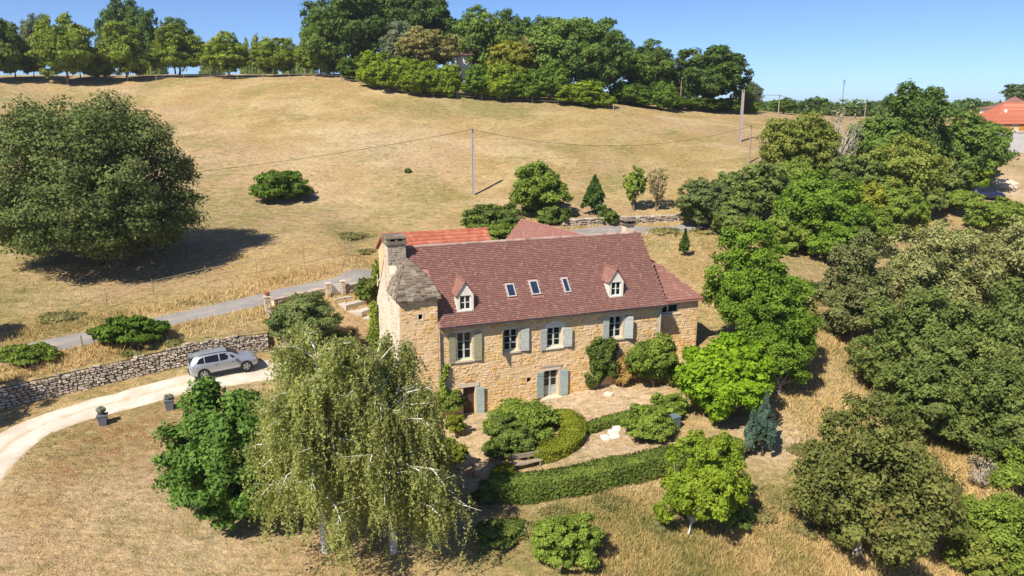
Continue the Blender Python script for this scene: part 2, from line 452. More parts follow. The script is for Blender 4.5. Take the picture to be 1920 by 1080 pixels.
M['white'] = m_plain('white_paint', (0.72, 0.71, 0.67), 0.6, 0.3, 0, 0.12, 4.0)
M['palegreen'] = m_plain('pale_green_window_paint', (0.50, 0.55, 0.50), 0.6, 0.3, 0, 0.15, 4.0)
M['olive'] = m_plain('olive_shutter_paint', (0.30, 0.285, 0.185), 0.75, 0.25, 0, 0.25, 4.0)
M['bluegrey'] = m_plain('blue_grey_shutter_paint', (0.41, 0.435, 0.405), 0.7, 0.25, 0, 0.25, 4.0)
M['teal'] = m_plain('weathered_teal_paint', (0.30, 0.365, 0.345), 0.7, 0.25, 0, 0.3, 4.0)
M['glass'] = m_glass('window_glass')
M['skyglass'] = m_glass('skylight_glass', (0.02, 0.03, 0.06))
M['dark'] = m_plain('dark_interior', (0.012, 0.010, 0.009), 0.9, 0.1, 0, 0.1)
M['wood'] = m_plain('silvered_wood', (0.30, 0.245, 0.18), 0.85, 0.2, 0, 0.35, 6.0, 0.004)
M['woodpink'] = m_plain('pinkish_board', (0.40, 0.31, 0.26), 0.85, 0.2, 0, 0.3, 6.0, 0.004)
M['concrete'] = m_plain('pole_concrete', (0.36, 0.31, 0.295), 0.9, 0.2, 0, 0.2, 2.0, 0.004)
M['slab'] = m_plain('path_slab', (0.46, 0.42, 0.39), 0.9, 0.2, 0, 0.22, 2.0, 0.006)
M['wire'] = m_plain('black_cable', (0.02, 0.02, 0.02), 0.6, 0.3, 0, 0.1)
M['asphalt'] = m_plain('worn_asphalt', (0.155, 0.15, 0.15), 0.92, 0.2, 0, 0.3, 0.8, 0.01)
M['terracotta'] = m_plain('terracotta', (0.40, 0.17, 0.085), 0.85, 0.2, 0, 0.25, 5.0)
M['pot'] = m_plain('slate_grey_pot', (0.13, 0.135, 0.165), 0.6, 0.3, 0, 0.2, 5.0)
M['potdark'] = m_plain('dark_brown_pot', (0.07, 0.04, 0.03), 0.6, 0.3, 0, 0.2, 5.0)
M['bin'] = m_plain('blue_grey_metal', (0.12, 0.165, 0.195), 0.6, 0.4, 0, 0.25, 4.0)

def m_gravel():
    t = NT('pale_gravel'); p = t.pos()
    a = t.noise(0.5, 4, 0.6, p); b = t.noise(9, 4, 0.7, p); g = t.noise(1.7, 4, 0.6, p)
    c = t.mix(t.ramp(a, 0.35, 0.65), (0.58, 0.525, 0.45, 1), (0.47, 0.41, 0.335, 1))
    c = t.mix(t.ramp(b, 0.35, 0.8), c, (0.55, 0.55, 0.55, 1), 'SOFT_LIGHT')
    e = t.attr('edge')      # 1 along the worn edges and the crown between the wheel tracks, where grass takes over
    f = t.math('MULTIPLY', e, t.ramp(t.math('ADD', g, t.math('MULTIPLY', e, 0.45)), 0.55, 0.78))
    c = t.mix(f, c, (0.36, 0.265, 0.13, 1))
    return t.done(t.bsdf(c, 0.95, 0.15, 0, t.bump(b, 0.03)))
M['gravel'] = m_gravel()
def m_lane():
    t = NT('worn_lane_asphalt'); p = t.pos()
    a = t.noise(0.6, 4, 0.6, p); b = t.noise(12, 4, 0.7, p); g = t.noise(1.3, 4, 0.6, p)
    c = t.mix(t.ramp(a, 0.3, 0.7), (0.205, 0.195, 0.195, 1), (0.285, 0.262, 0.245, 1))
    c = t.mix(t.ramp(b, 0.3, 0.8), c, (0.5, 0.5, 0.5, 1), 'SOFT_LIGHT')
    e = t.attr('edge')
    c = t.mix(t.math('MULTIPLY', e, t.ramp(t.math('ADD', g, t.math('MULTIPLY', e, 0.35)), 0.6, 0.74)), c, (0.40, 0.33, 0.21, 1))
    return t.done(t.bsdf(c, 0.92, 0.2, 0, t.bump(b, 0.015)))
M['lane'] = m_lane()

# ------------------------------------------------------------------ roads
def spline(P, n=10):
    P = [np.asarray(p, float) for p in P]
    out = []
    for i in range(len(P) - 1):
        a = P[max(i - 1, 0)]; b = P[i]; c = P[i + 1]; d = P[min(i + 2, len(P) - 1)]
        for k in range(n):
            t = k / n
            out.append(0.5 * ((2 * b) + (-a + c) * t + (2 * a - 5 * b + 4 * c - d) * t * t + (-a + 3 * b - 3 * c + d) * t ** 3))
    out.append(P[-1])
    return np.array(out)
LANE = spline([hit(-330, 745)[:2], hit(-160, 706)[:2], hit(0, 668)[:2], hit(130, 640)[:2], hit(250, 614)[:2], hit(350, 592)[:2], hit(450, 570)[:2], hit(560, 546)[:2], hit(640, 530)[:2],
               hit(705, 516)[:2], (-6.0, 66.5), (2.0, 73.0), (10, 78.5), hit(1200, 430)[:2], hit(1300, 426)[:2], (31, 86.5), (42, 92)], 14)
DRIVE = spline([hit(-140, 1060)[:2], hit(-70, 930)[:2], hit(0, 848)[:2], hit(60, 806)[:2], hit(150, 772)[:2], hit(250, 745)[:2], hit(350, 718)[:2], hit(430, 704)[:2], hit(500, 692)[:2], hit(545, 690)[:2]], 14)
LANE_W, DRIVE_W = 1.35, 1.55
def near_path(x, y, P, w):
    d, _ = poly_dist(x, y, [p for p in P[::4]] + [P[-1]])
    return np.abs(d)
def sunk(x, y):
    """the sheets of lane and drive lie in a shallow bed"""
    a = near_path(x, y, LANE, LANE_W); b = near_path(x, y, DRIVE, DRIVE_W)
    return 0.06 * (1 - smooth((a - LANE_W + 0.45) / 0.4)) + 0.06 * (1 - smooth((b - DRIVE_W + 0.45) / 0.4))
def strip(name, P, w, mat, nc=9, lift=0.0):
    T = np.gradient(P, axis=0); T /= np.linalg.norm(T, axis=1)[:, None]; N = np.stack([-T[:, 1], T[:, 0]], -1)
    u = np.linspace(-1, 1, nc); rows = []
    s = np.cumsum(np.r_[0, np.linalg.norm(np.diff(P, axis=0), axis=1)])
    for i in range(len(P)):
        ww = w * (1 + 0.16 * (noise2(np.array([s[i] * 0.9]), np.array([3.0]), 8)[0] - 0.5))
        rows.append(P[i][None] + N[i][None] * (u * ww)[:, None])
    Q = np.array(rows).reshape(-1, 2)
    z = ground(Q[:, 0], Q[:, 1]) + lift
    U = np.tile(u, len(P))
    z = z - 0.06 * smooth((np.abs(U) - 0.72) / 0.28) + 0.006
    edge = np.maximum(smooth((np.abs(U) - 0.62) / 0.38), 0.55 * np.exp(-(U / 0.18) ** 2))
    V = np.c_[Q, z]
    i = np.arange(len(P) - 1)[:, None] * nc + np.arange(nc - 1)[None]
    F = np.stack([i, i + 1, i + nc + 1, i + nc], -1).reshape(-1, 4)
    o = link(name, mesh(name, V, F, mat, smooth=True, attrs={'edge': edge}))
    return tag(o, kind='structure')

# ------------------------------------------------------------------ ground sheet
def axis_grid(lo, hi, near_lo, near_hi, fine, grow=1.12):
    a = list(np.arange(near_lo, near_hi + 1e-6, fine))
    st = fine
    while a[-1] < hi: st *= grow; a.append(a[-1] + st)
    st = fine
    while a[0] > lo: st *= grow; a.insert(0, a[0] - st)
    return np.array(a)
GX = axis_grid(-2600, 2600, -42, 42, 0.42, 1.07)
GY = axis_grid(-200, 4500, 26, 82, 0.42, 1.05)
XX, YY = np.meshgrid(GX, GY)
ZZ = ground(XX, YY) - sunk(XX, YY)
def blob(pts):
    f = np.zeros(XX.shape)
    for px, py, r, amp in pts:
        p = hit(px, py)
        f = np.maximum(f, amp * np.exp(-((XX - p[0]) ** 2 + (YY - p[1]) ** 2) / (r * r)))
    return f
GREEN = blob([(20, 560, 5, .8), (100, 620, 3, .7), (260, 385, 6, .3), (420, 390, 6, .4), (650, 440, 4, .5), (860, 195, 9, .45), (1000, 210, 10, .4), (1100, 215, 9, .4), (1180, 290, 10, .45), (700, 270, 8, .35),
              (500, 440, 5, .35), (90, 190, 8, .5), (60, 480, 6, .5), (130, 830, 3.0, .75), (90, 880, 2.5, .6), (190, 860, 2, .6), (1290, 300, 10, .4), (1050, 1000, 4, .95), (1200, 1050, 4, .9), (1150, 970, 3, .8), (1330, 1050, 3, .7), (1420, 900, 2.5, .6), (1480, 1040, 3, .5), (170, 840, 3, .8), (260, 800, 2.5, .6), (1420, 940, 3, .5), (1600, 680, 3, .5),
              (1100, 985, 2.5, .5), (940, 1050, 3, .6), (1680, 700, 3, .5), (1300, 440, 3, .5), (1340, 270, 9, .3), (1500, 560, 4, .4)])
BARE = blob([(1080, 752, 3.2, 1), (1180, 752, 3.0, 1), (1000, 770, 1.8, .9), (920, 800, 2.5, 1), (1100, 830, 3, .7), (1190, 850, 3, .7), (800, 840, 4, .9), (870, 870, 2.2, .9), (1450, 820, 2.8, .9), (660, 660, 3, .9),
             (690, 690, 3, .9), (640, 620, 3, .7), (300, 900, 6, .5), (420, 1020, 5, .5), (700, 270, 10, .5), (600, 300, 9, .4), (1560, 690, 3, .3), (450, 690, 3, .6), (1890, 360, 4, 1), (1880, 330, 4, 1), (1905, 390, 4, 1)])
RUST = blob([(230, 825, 3.6, 1.0), (320, 800, 3.2, .95), (150, 870, 2.6, .85), (290, 860, 2.6, .5), (60, 945, 2.5, .5), (80, 700, 1.5, .8), (20, 712, 1.5, .8), (160, 683, 1.3, .8), (240, 660, 1.3, .8), (440, 622, 1.3, .6), (660, 625, 2.4, .6), (300, 540, 3, .4), (600, 505, 3, .5), (1700, 830, 1.6, .6)])
ny, nx = XX.shape
idx = np.arange(ny - 1)[:, None] * nx + np.arange(nx - 1)[None]
FQ = np.stack([idx, idx + 1, idx + nx + 1, idx + nx], -1).reshape(-1, 4)
tag(link('ground', mesh('ground', np.stack([XX, YY, ZZ], -1).reshape(-1, 3), FQ, M['ground'], smooth=True,
                        attrs={'green': GREEN.ravel(), 'bare': BARE.ravel(), 'rust': RUST.ravel()})), kind='structure')
strip('road', LANE, LANE_W, M['lane'])
strip('driveway', DRIVE, DRIVE_W, M['gravel'])

# ------------------------------------------------------------------ stonework
def stone_mesh(seed, mat):
    """one squarish rubble stone, unit wide and high, face towards -y, 22 triangles"""
    r = random.Random(seed); k = 8; V = []
    cr = [(-.5, -.28), (-.3, -.5), (.3, -.5), (.5, -.28), (.5, .28), (.3, .5), (-.3, .5), (-.5, .28)]
    cr = [(a * (1 + r.uniform(-.10, .02)), b * (1 + r.uniform(-.16, .02))) for a, b in cr]
    for a, b in cr: V.append((a, 0.0, b))
    for a, b in cr: V.append((a * .80 + r.uniform(-.03, .03), -1.0 + r.uniform(-.25, .25), b * .80 + r.uniform(-.04, .04)))
    F = [tuple(range(8, 16))] + [(i, (i + 1) % k, k + (i + 1) % k, k + i) for i in range(k)]
    return V, F
STONES = [stone_mesh(i, None) for i in range(10)]
def courses(rng, u0, u1, v0, v1, holes, hr, wr, lim=None):
    """rubble courses filling a rectangle round its openings -> list of (u, v, w, h)"""
    out = []; v = v0
    while v < v1 - 0.05:
        h = rng.uniform(*hr); h = min(h, v1 - v)
        iv = [(u0, u1)]
        for (a, b, c, d) in holes:
            if c < v + h * 0.75 and d > v + h * 0.25:
                nv = []
                for (p, q) in iv:
                    if b <= p or a >= q: nv.append((p, q)); continue
                    if a > p: nv.append((p, a))
                    if b < q: nv.append((b, q))
                iv = nv
        for (p, q) in iv:
            u = p
            while u < q - 0.03:
                w = rng.uniform(*wr) * (0.7 + 0.6 * h / hr[1])
                if q - (u + w) < wr[0] * 0.6: w = q - u
                hh = h * rng.uniform(0.8, 1.04)
                cu, cv = u + w / 2, v + h / 2 + rng.uniform(-.02, .02)
                if lim is None or lim(cu, cv): out.append((cu, cv, w * 0.99, hh))
                u += w
        v += h
    return out
def lay_stones(rng, lst, frame, parent, mat, nparts, depth=0.045, name='stone', rest='stonework'):
    """frame(u, v) -> (position, unit u axis, unit outward normal). The largest become parts, the others one mesh."""
    order = sorted(range(len(lst)), key=lambda i: -lst[i][2] * lst[i][3])
    big = set(order[:nparts])
    data = [mesh('stone', V, F, mat) for V, F in STONES] if nparts else []
    RV = []; RF = []; RVAR = []; n = 0
    from mathutils import Matrix
    for i, (u, v, w, h) in enumerate(lst):
        pos, ax, nr = frame(u, v)
        up = np.cross(nr, ax); up = up if up[2] > 0 else -up
        dp = depth * rng.uniform(0.45, 1.5)
        if i in big:
            o = link(name, data[i % len(data)], parent)
            o.matrix_local = Matrix(((ax[0] * w, -nr[0] * dp, up[0] * h, pos[0]), (ax[1] * w, -nr[1] * dp, up[1] * h, pos[1]), (ax[2] * w, -nr[2] * dp, up[2] * h, pos[2]), (0, 0, 0, 1)))
        else:
            V, F = STONES[i % len(STONES)]
            V = np.array(V)
            RV.append(pos + V[:, :1] * w * ax - V[:, 1:2] * dp * nr + V[:, 2:] * h * up)
            RF += [[j + n for j in f] for f in F]; RVAR += [rng.random()] * len(F); n += len(V)
    if RV:
        tag(link(rest, mesh(rest, np.concatenate(RV), RF, mat, var=RVAR), parent), kind='stuff')
def holed(mb, u0, u1, v0, v1, holes, y, reveal, var=0.0):
    """wall face in the plane y = const with rectangular openings and their reveals"""
    us = sorted({u0, u1, *[min(max(a, u0), u1) for h in holes for a in h[:2]]}); vs = sorted({v0, v1, *[min(max(a, v0), v1) for h in holes for a in h[2:]]})
    for i in range(len(us) - 1):
        for j in range(len(vs) - 1):
            cu, cv = (us[i] + us[i + 1]) / 2, (vs[j] + vs[j + 1]) / 2
            if any(a < cu < b and c < cv < d for a, b, c, d in holes): continue
            mb.add([(us[i], y, vs[j]), (us[i + 1], y, vs[j]), (us[i + 1], y, vs[j + 1]), (us[i], y, vs[j + 1])], [(0, 1, 2, 3)], var)
    for a, b, c, d in holes:
        r = reveal
        for q in ([(a, y, c), (a, y, d), (a, y + r, d), (a, y + r, c)], [(b, y, d), (b, y, c), (b, y + r, c), (b, y + r, d)],
                  [(a, y, d), (b, y, d), (b, y + r, d), (a, y + r, d)], [(b, y, c), (a, y, c), (a, y + r, c), (b, y + r, c)]):
            mb.add(q, [(0, 1, 2, 3)], var)
    return mb

# dry-stone retaining wall along the drive
rng = random.Random(11)
def retaining_wall():
    root = empty('retaining_wall', (*WALL[3][:2], 0))
    tag(root, 'long grey dry-stone retaining wall between the gravel drive and the lane', 'wall')
    off = np.array([WALL[3][0], WALL[3][1], 0])
    P = np.array([p[:2] for p in WALL]); L = np.r_[0, np.cumsum(np.linalg.norm(np.diff(P, axis=0), axis=1))]
    Pf = np.stack([np.interp(np.linspace(0, L[-1], 90), L, P[:, k]) for k in (0, 1)], -1)
    T = np.gradient(Pf, axis=0); T /= np.linalg.norm(T, axis=1)[:, None]
    Nf = np.stack([T[:, 1], -T[:, 0]], -1)                          # towards the drive
    sl = np.linspace(0, L[-1], 90)
    foot = ground(Pf[:, 0] + Nf[:, 0] * 0.5, Pf[:, 1] + Nf[:, 1] * 0.5)
    top = ground(Pf[:, 0] - Nf[:, 0] * 1.0, Pf[:, 1] - Nf[:, 1] * 1.0) + 0.02 + 0.40 * (fbm(sl * 0.5, sl * 0 + 4.4, 3) - 0.5)
    def at(u):
        return np.array([np.interp(u, sl, Pf[:, 0]), np.interp(u, sl, Pf[:, 1])]), np.array([np.interp(u, sl, Nf[:, 0]), np.interp(u, sl, Nf[:, 1])]), np.interp(u, sl, foot), np.interp(u, sl, top)
    V = []; F = []
    for i in range(90):
        f0 = Pf[i] + Nf[i] * 0.22; b0 = Pf[i] - Nf[i] * 0.55; t0 = Pf[i] + Nf[i] * 0.04
        V += [(*f0, foot[i] - 0.6), (*t0, top[i] - 0.06), (*b0, top[i] - 0.04), (*b0, foot[i] - 0.6)]
    for i in range(89):
        a = i * 4; b = a + 4
        F += [(a, b, b + 1, a + 1), (a + 2, b + 2, b + 3, a + 3)]
    link('wall_core', mesh('wall_core', np.array(V) - off, F, M['earth']), root)
    link('grassy_top', mesh('grassy_top', np.array(V) - off + [0, 0, 0.01], [(i * 4 + 1, i * 4 + 5, i * 4 + 6, i * 4 + 2) for i in range(89)], M['ground']), root)
    def frame(u, v):
        p, nn, ft, tp = at(u)
        q = p + nn * (0.20 - 0.15 * v / 1.6)
        nr = np.array([nn[0], nn[1], 0.12]); nr /= np.linalg.norm(nr)
        ax = np.cross(nr, (0, 0, 1)); ax /= -np.linalg.norm(ax)
        a = rng.uniform(-.16, .16); up = np.cross(nr, ax); ax = ax * math.cos(a) + up * math.sin(a)
        return np.array([q[0], q[1], ft - 0.1 + v]) - off, ax, nr
    lst = courses(rng, 0.05, L[-1] - 0.05, 0, 2.4, [], (0.09, 0.20), (0.15, 0.38), lambda u, v: v < (at(u)[3] - at(u)[2]) + 0.06 + rng.uniform(-.1, .08))
    # only the stretch the photograph shows carries single stones
    vis = [i for i, q in enumerate(lst) if q[0] > L[1] - 1]
    lay_stones(rng, [lst[i] for i in vis], frame, root, M['drystone'], 300, 0.10)
    lay_stones(rng, [q for i, q in enumerate(lst) if i not in set(vis)], frame, root, M['drystone'], 0, 0.10, rest='buried_stonework')
retaining_wall()

# ------------------------------------------------------------------ the farmhouse
HA = at_z(822, 613, 6.0)
HB = at_z(1243, 570, 6.0)
HROT = math.atan2(HB[1] - HA[1], HB[0] - HA[0])
HD = np.array([math.cos(HROT), math.sin(HROT)]); HN = np.array([-HD[1], HD[0]])
def house_xy(s_, o_):
    return HA[:2] + HD * s_ + HN * o_
def in_house(x, y):
    s_ = (x - HA[0]) * HD[0] + (y - HA[1]) * HD[1]; o_ = (x - HA[0]) * HN[0] + (y - HA[1]) * HN[1]
    return s_, o_
house = empty('farmhouse', (HA[0], HA[1], 0), HROT)
tag(house, 'old honey stone farmhouse with brown tiled roof, two dormers and corner tower', 'house')
WY = 0.15                    # wall face
S0, S1 = -2.4, 16.4          # gable ends
RZ0, RZ1, RO0, RO1, RO2 = 6.0, 10.5, -0.12, 4.15, 8.42
PITCHK = (RZ1 - RZ0) / (RO1 - RO0)
def roof_z(o): return RZ0 + PITCHK * (o - RO0)
WIN = [(1.25, 2.25, 3.52, 5.40), (4.47, 5.47, 3.76, 5.28), (7.58, 8.62, 3.70, 5.08), (12.26, 13.28, 3.82, 5.39)]
DOOR = (7.38, 8.42, 0.14, 2.05)
LOW = (1.60, 2.42, -0.45, 1.62)
HOLE = (6.10, 6.42, 1.38, 1.72)
SLIT = (-1.24, -0.98, 6.55, 6.90)
fw = holed(MB(), 0.0, S1, -1.6, 6.05, WIN + [DOOR, LOW, HOLE], WY, 0.34)
front = fw.build('front_wall', M['mortar'], house)
tw = holed(MB(), S0, 0.0, -1.6, 7.9, [SLIT], WY - 0.02, 0.3)
tw.add([(0, WY - 0.02, -1.6), (0, WY + 3, -1.6), (0, WY + 3, 7.9), (0, WY - 0.02, 7.9)], [(0, 1, 2, 3)])
tower = tw.build('tower_wall', M['mortar'], house)
pad = 0.14
def grow(h, p=pad): return (h[0] - p, h[1] + p, h[2] - p, h[3] + p)
fx = lambda y: (lambda u, v: (np.array([u, y, v]), np.array([1.0, 0, 0]), np.array([0, -1.0, 0])))
lst = courses(rng, 0.02, S1 - 0.25, -0.8, 5.95, [grow(h) for h in WIN] + [grow(DOOR), grow(LOW, 0.10), grow(HOLE, 0.01)], (0.12, 0.25), (0.17, 0.46))
lst = [q for q in lst if rng.random() > 0.13]
lay_stones(rng, lst, fx(WY + 0.012), front, M['stone'], 240, 0.030)
lst = courses(rng, S0 + 0.02, -0.02, -0.8, 7.85, [grow(SLIT, 0.08)], (0.11, 0.22), (0.16, 0.42))
lst = [q for q in lst if rng.random() > 0.16]
lay_stones(rng, lst, fx(WY - 0.008), tower, M['stone'], 60, 0.026)
# corner blocks
q = MB(); z = -0.8; k = 0
while z < 5.9:
    h = rng.uniform(.26, .36); w = 0.42 if k % 2 else 0.26
    q.box(S1 - w, S1 + 0.01, WY - 0.02, WY + 0.3, z, z + h - 0.012, rng.random()); z += h; k += 1
q.build('corner_stone', M['ashlar'], house)
# gable walls (the left one leans out towards its foot)
def lean(z): return S0 - 0.032 * max(0.0, 7.9 - z)
prof = [(WY, -1.6), (8.2, -1.6), (8.2, 6.0), (6.2, 8.2), (RO1, 10.35), (2.9, 9.0), (2.8, 7.9), (WY, 7.9)]
g = MB(); V = [(lean(b), a, b) for a, b in prof] + [(S0 + 0.5, a, b) for a, b in prof]; n = len(prof)
g.add(V, [tuple(range(n)), tuple(range(n, 2 * n))[::-1]] + [(i, (i + 1) % n, n + (i + 1) % n, n + i) for i in range(n)])
gab = g.build('gable_wall', M['render'], house)
lst = courses(rng, WY + 0.02, 8.1, -0.4, 8.9, [], (0.13, 0.26), (0.2, 0.5), lambda u, v: v < 7.85 or (2.9 < u < 6.6 - (v - 8)))
lst = [a for a in lst if rng.random() > 0.4]
nl = np.array([-1.0, 0, -0.03]); nl /= np.linalg.norm(nl)
lay_stones(rng, lst, lambda u, v: (np.array([lean(v) + 0.012, u, v]), np.array([0, 1.0, 0]), nl), gab, M['gablestone'], 0, 0.028)
g = MB(); g.prism([(WY, -1.6), (8.2, -1.6), (8.2, 5.95), (RO1, 10.3), (WY, 5.95)], 0, S1 - 0.4, S1); g.build('gable_wall', M['mortar'], house)
g = MB(); g.box(S0 + 0.5, S1 - 0.4, 7.8, 8.2, -1.6, 5.95); g.build('rear_wall', M['mortar'], house)
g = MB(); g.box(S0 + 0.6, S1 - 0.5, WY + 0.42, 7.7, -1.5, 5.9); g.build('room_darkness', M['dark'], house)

# dressed stone round the openings, windows, shutters
def frame_of(h, arch=False, mat='ashlar', sill=True):
    a, b, c, d = h
    m = MB(); m.box(a - 0.20, b + 0.20, WY - 0.035, WY + 0.2, d + 0.003, d + 0.24)
    m.build('lintel', M[mat], house)
    for x0, x1 in ((a - 0.14, a - 0.002), (b + 0.002, b + 0.14)):
        m = MB(); z = c; k = 0
        while z < d - 0.05:
            hh = min(0.38, d - z); e = 0.06 if k % 2 else 0.0
            m.box(x0 - (e if x0 < a - 0.1 else 0), x1 + (e if x0 > a else 0), WY - 0.03, WY + 0.2, z + 0.005, z + hh - 0.005); z += hh; k += 1
        m.build('jamb', M[mat], house)
    if sill:
        m = MB(); m.box(a - 0.16, b + 0.16, WY - 0.10, WY + 0.3, c - 0.13, c - 0.002); m.build('sill', M[mat], house)
def casement(h, cols, rows, y, parent, mat='palegreen', fr=0.075, bar=0.038, solid=0.0, name='window', glass='glass'):
    """two-leaf glazed window: outer frame, meeting stile, glazing bars, panes"""
    a, b, c, d = h; m = MB()
    m.box(a, a + fr, y, y + 0.07, c, d); m.box(b - fr, b, y, y + 0.07, c, d)
    m.box(a + fr, b - fr, y + 0.001, y + 0.07, c, c + fr + 0.02); m.box(a + fr, b - fr, y + 0.001, y + 0.07, d - fr, d)
    cx = (a + b) / 2
    us = [a + fr, b - fr]; st = None
    if cols == 2:
        m.box(cx - 0.055, cx + 0.055, y - 0.012, y + 0.07, c + fr, d - fr)
        us = [a + fr, cx - 0.055, cx + 0.055, b - fr]
    z0 = c + fr + 0.02 + solid; z1 = d - fr
    segs = [(us[0], us[1])] + ([(us[2], us[3])] if cols == 2 else [])
    if solid: 
        for p, q in segs: m.box(p, q, y + 0.015, y + 0.06, c + fr + 0.02, z0 - 0.01); m.box(p, q, y + 0.004, y + 0.065, z0 - 0.05, z0 + 0.02)
    for p, q in segs:
        for k in range(1, rows):
            zz = z0 + (z1 - z0) * k / rows; m.box(p, q, y + 0.008, y + 0.06, zz - bar / 2, zz + bar / 2)
    w = m.build(name, M[mat], parent)
    for p, q in segs:
        for k in range(rows):
            za = z0 + (z1 - z0) * k / rows + bar / 2; zb = z0 + (z1 - z0) * (k + 1) / rows - bar / 2
            MB().box(p, q, y + 0.030, y + 0.036, za, zb).build('pane', M[glass], w)
    return w
def shutter(hx, z0, z1, w, side, ang, mat, iron=True):
    """board shutter hinged at x = hx; side -1 opens to the left, +1 to the right; ang away from the wall"""
    e = empty('shutter', (hx, WY - 0.075, z0), 0, house)
    e.rotation_euler = (0, 0, -ang if side > 0 else ang)
    m = MB(); z = 0; k = 0; H_ = z1 - z0
    nb = max(6, int(H_ / 0.15)); bh = H_ / nb
    x0, x1 = (0, w) if side > 0 else (-w, 0)
    m.box(x0 + 0.004, x1 - 0.004, 0.0, 0.022, 0.0, H_)
    m.build('backing', M[mat], e)
    for k in range(nb):
        MB().box(x0, x1, -0.016 - 0.006 * rng.random(), -0.001, k * bh + 0.007, (k + 1) * bh - 0.007).build('board', M[mat], e)
    if iron:
        for f_ in (0.12, 0.86): MB().box(x0 + 0.02, x1 - 0.02, -0.03, -0.023, H_ * f_, H_ * f_ + 0.035).build('strap_hinge', M[mat], e)
    return e
for i, h in enumerate(WIN):
    frame_of(h, mat='whitestone' if i == 2 else 'ashlar')
    casement(h, 2, 3, WY + 0.20, house)
m = MB(); pts = [(7.40, 5.33)] + [(7.40 + 1.4 * t / 10, 5.33 + 0.22 * math.sin(math.pi * t / 10)) for t in range(1, 10)] + [(8.80, 5.33)]
m.prism(pts, 1, WY - 0.03, WY + 0.1); m.build('arch_lintel', M['whitestone'], house)
frame_of(DOOR, sill=False)
casement(DOOR, 2, 2, WY + 0.22, house, 'bluegrey', solid=0.62, name='door')
MB().box(DOOR[0] - 0.28, DOOR[1] + 0.30, WY - 0.06, WY + 0.1, 2.30, 2.42).build('lintel_beam', M['woodpink'], house)
MB().box(DOOR[0] - 0.2, DOOR[1] + 0.2, WY - 0.4, WY + 0.3, -0.2, 0.135).build('door_step', M['ashlar'], house)
MB().box(LOW[0] - 0.32, LOW[1] + 0.28, WY - 0.04, WY + 0.2, LOW[3] + 0.003, LOW[3] + 0.30).build('lintel', M['ashlar'], house)
m = MB(); m.prism([(1.70, 1.98), (2.45, 1.98), (2.08, 2.12)], 1, WY - 0.05, WY + 0.05); m.build('relieving_arch', M['terracotta'], house)
MB().box(LOW[0], LOW[1], WY + 0.26, WY + 0.32, LOW[2], LOW[3]).build('door', M['potdark'], house)
MB().box(LOW[1] + 0.002, LOW[1] + 0.16, WY - 0.03, WY + 0.2, LOW[2] + 0.01, LOW[3] - 0.005).build('jamb', M['ashlar'], house)
shutter(1.13, 3.40, 5.42, 0.44, -1, 0.06, 'olive'); shutter(2.37, 3.42, 5.40, 0.52, 1, 0.10, 'olive')
shutter(4.42, 3.66, 5.30, 0.52, -1, 1.05, 'olive'); shutter(5.62, 3.72, 5.26, 0.58, 1, 0.14, 'bluegrey')
shutter(7.50, 3.58, 5.06, 0.48, -1, 0.08, 'bluegrey'); shutter(8.80, 3.66, 5.02, 0.55, 1, 0.22, 'bluegrey')
shutter(12.20, 3.70, 5.40, 0.48, -1, 0.06, 'bluegrey'); shutter(13.40, 3.76, 5.36, 0.62, 1, 0.42, 'bluegrey')
shutter(7.30, 0.20, 2.02, 0.50, -1, 0.10, 'teal'); shutter(8.55, 0.16, 2.04, 0.56, 1, 0.14, 'teal')
shutter(2.50, -0.34, 1.58, 0.52, 1, 0.20, 'teal')
# tower slit trim
m = MB(); a, b, c, d = SLIT
m.box(a - 0.1, b + 0.1, WY - 0.045, WY + 0.1, c - 0.09, c - 0.002); m.box(b + 0.002, b + 0.09, WY - 0.04, WY + 0.1, c, d); m.box(a - 0.09, a - 0.002, WY - 0.04, WY + 0.1, c, d); m.box(a - 0.1, b + 0.1, WY - 0.045, WY + 0.1, d + 0.002, d + 0.08)
m.build('slit_surround', M['ashlar'], house)

# main roof: deck, plain tiles course by course, ridge
m = MB()
m.prism([(RO0, RZ0 - 0.16), (RO0, RZ0 - 0.03), (RO1, RZ1 - 0.03), (RO2, RZ0 - 0.03), (RO2, RZ0 - 0.16), (RO1, RZ1 - 0.2)], 0, 0.02, S1 + 0.32)
for o_, sa_, sb_ in ((2.7, -1.22, 0.02), (3.6, S0 - 0.02, -1.22)): m.prism([(o_, roof_z(o_) - 0.16), (o_, roof_z(o_) - 0.03), (RO1, RZ1 - 0.03), (RO2, RZ0 - 0.03), (RO2, RZ0 - 0.16), (RO1, RZ1 - 0.2)], 0, sa_, sb_)
roof = m.build('roof', M['rooftile2'], house)
DORM = [1.96, 12.90]
SKY = [(5.08, 5.70, 1.04, 1.74), (6.80, 7.44, 1.04, 1.80), (9.22, 9.68, 1.00, 1.80)]
def roof_free(s_, o_):
    if s_ < 0.12 and o_ < 2.9: return False
    if s_ < -1.15 and o_ < 5.2: return False
    for c in DORM:
        if abs(s_ - c) < 0.58 and 0.50 < o_ < 0.60 + 1.7 * (1 - abs(s_ - c) / 0.9): return False
    for a, b, c, d in SKY:
        if a - 0.08 < s_ < b + 0.08 and c - 0.08 < o_ < d + 0.08: return False
    return True
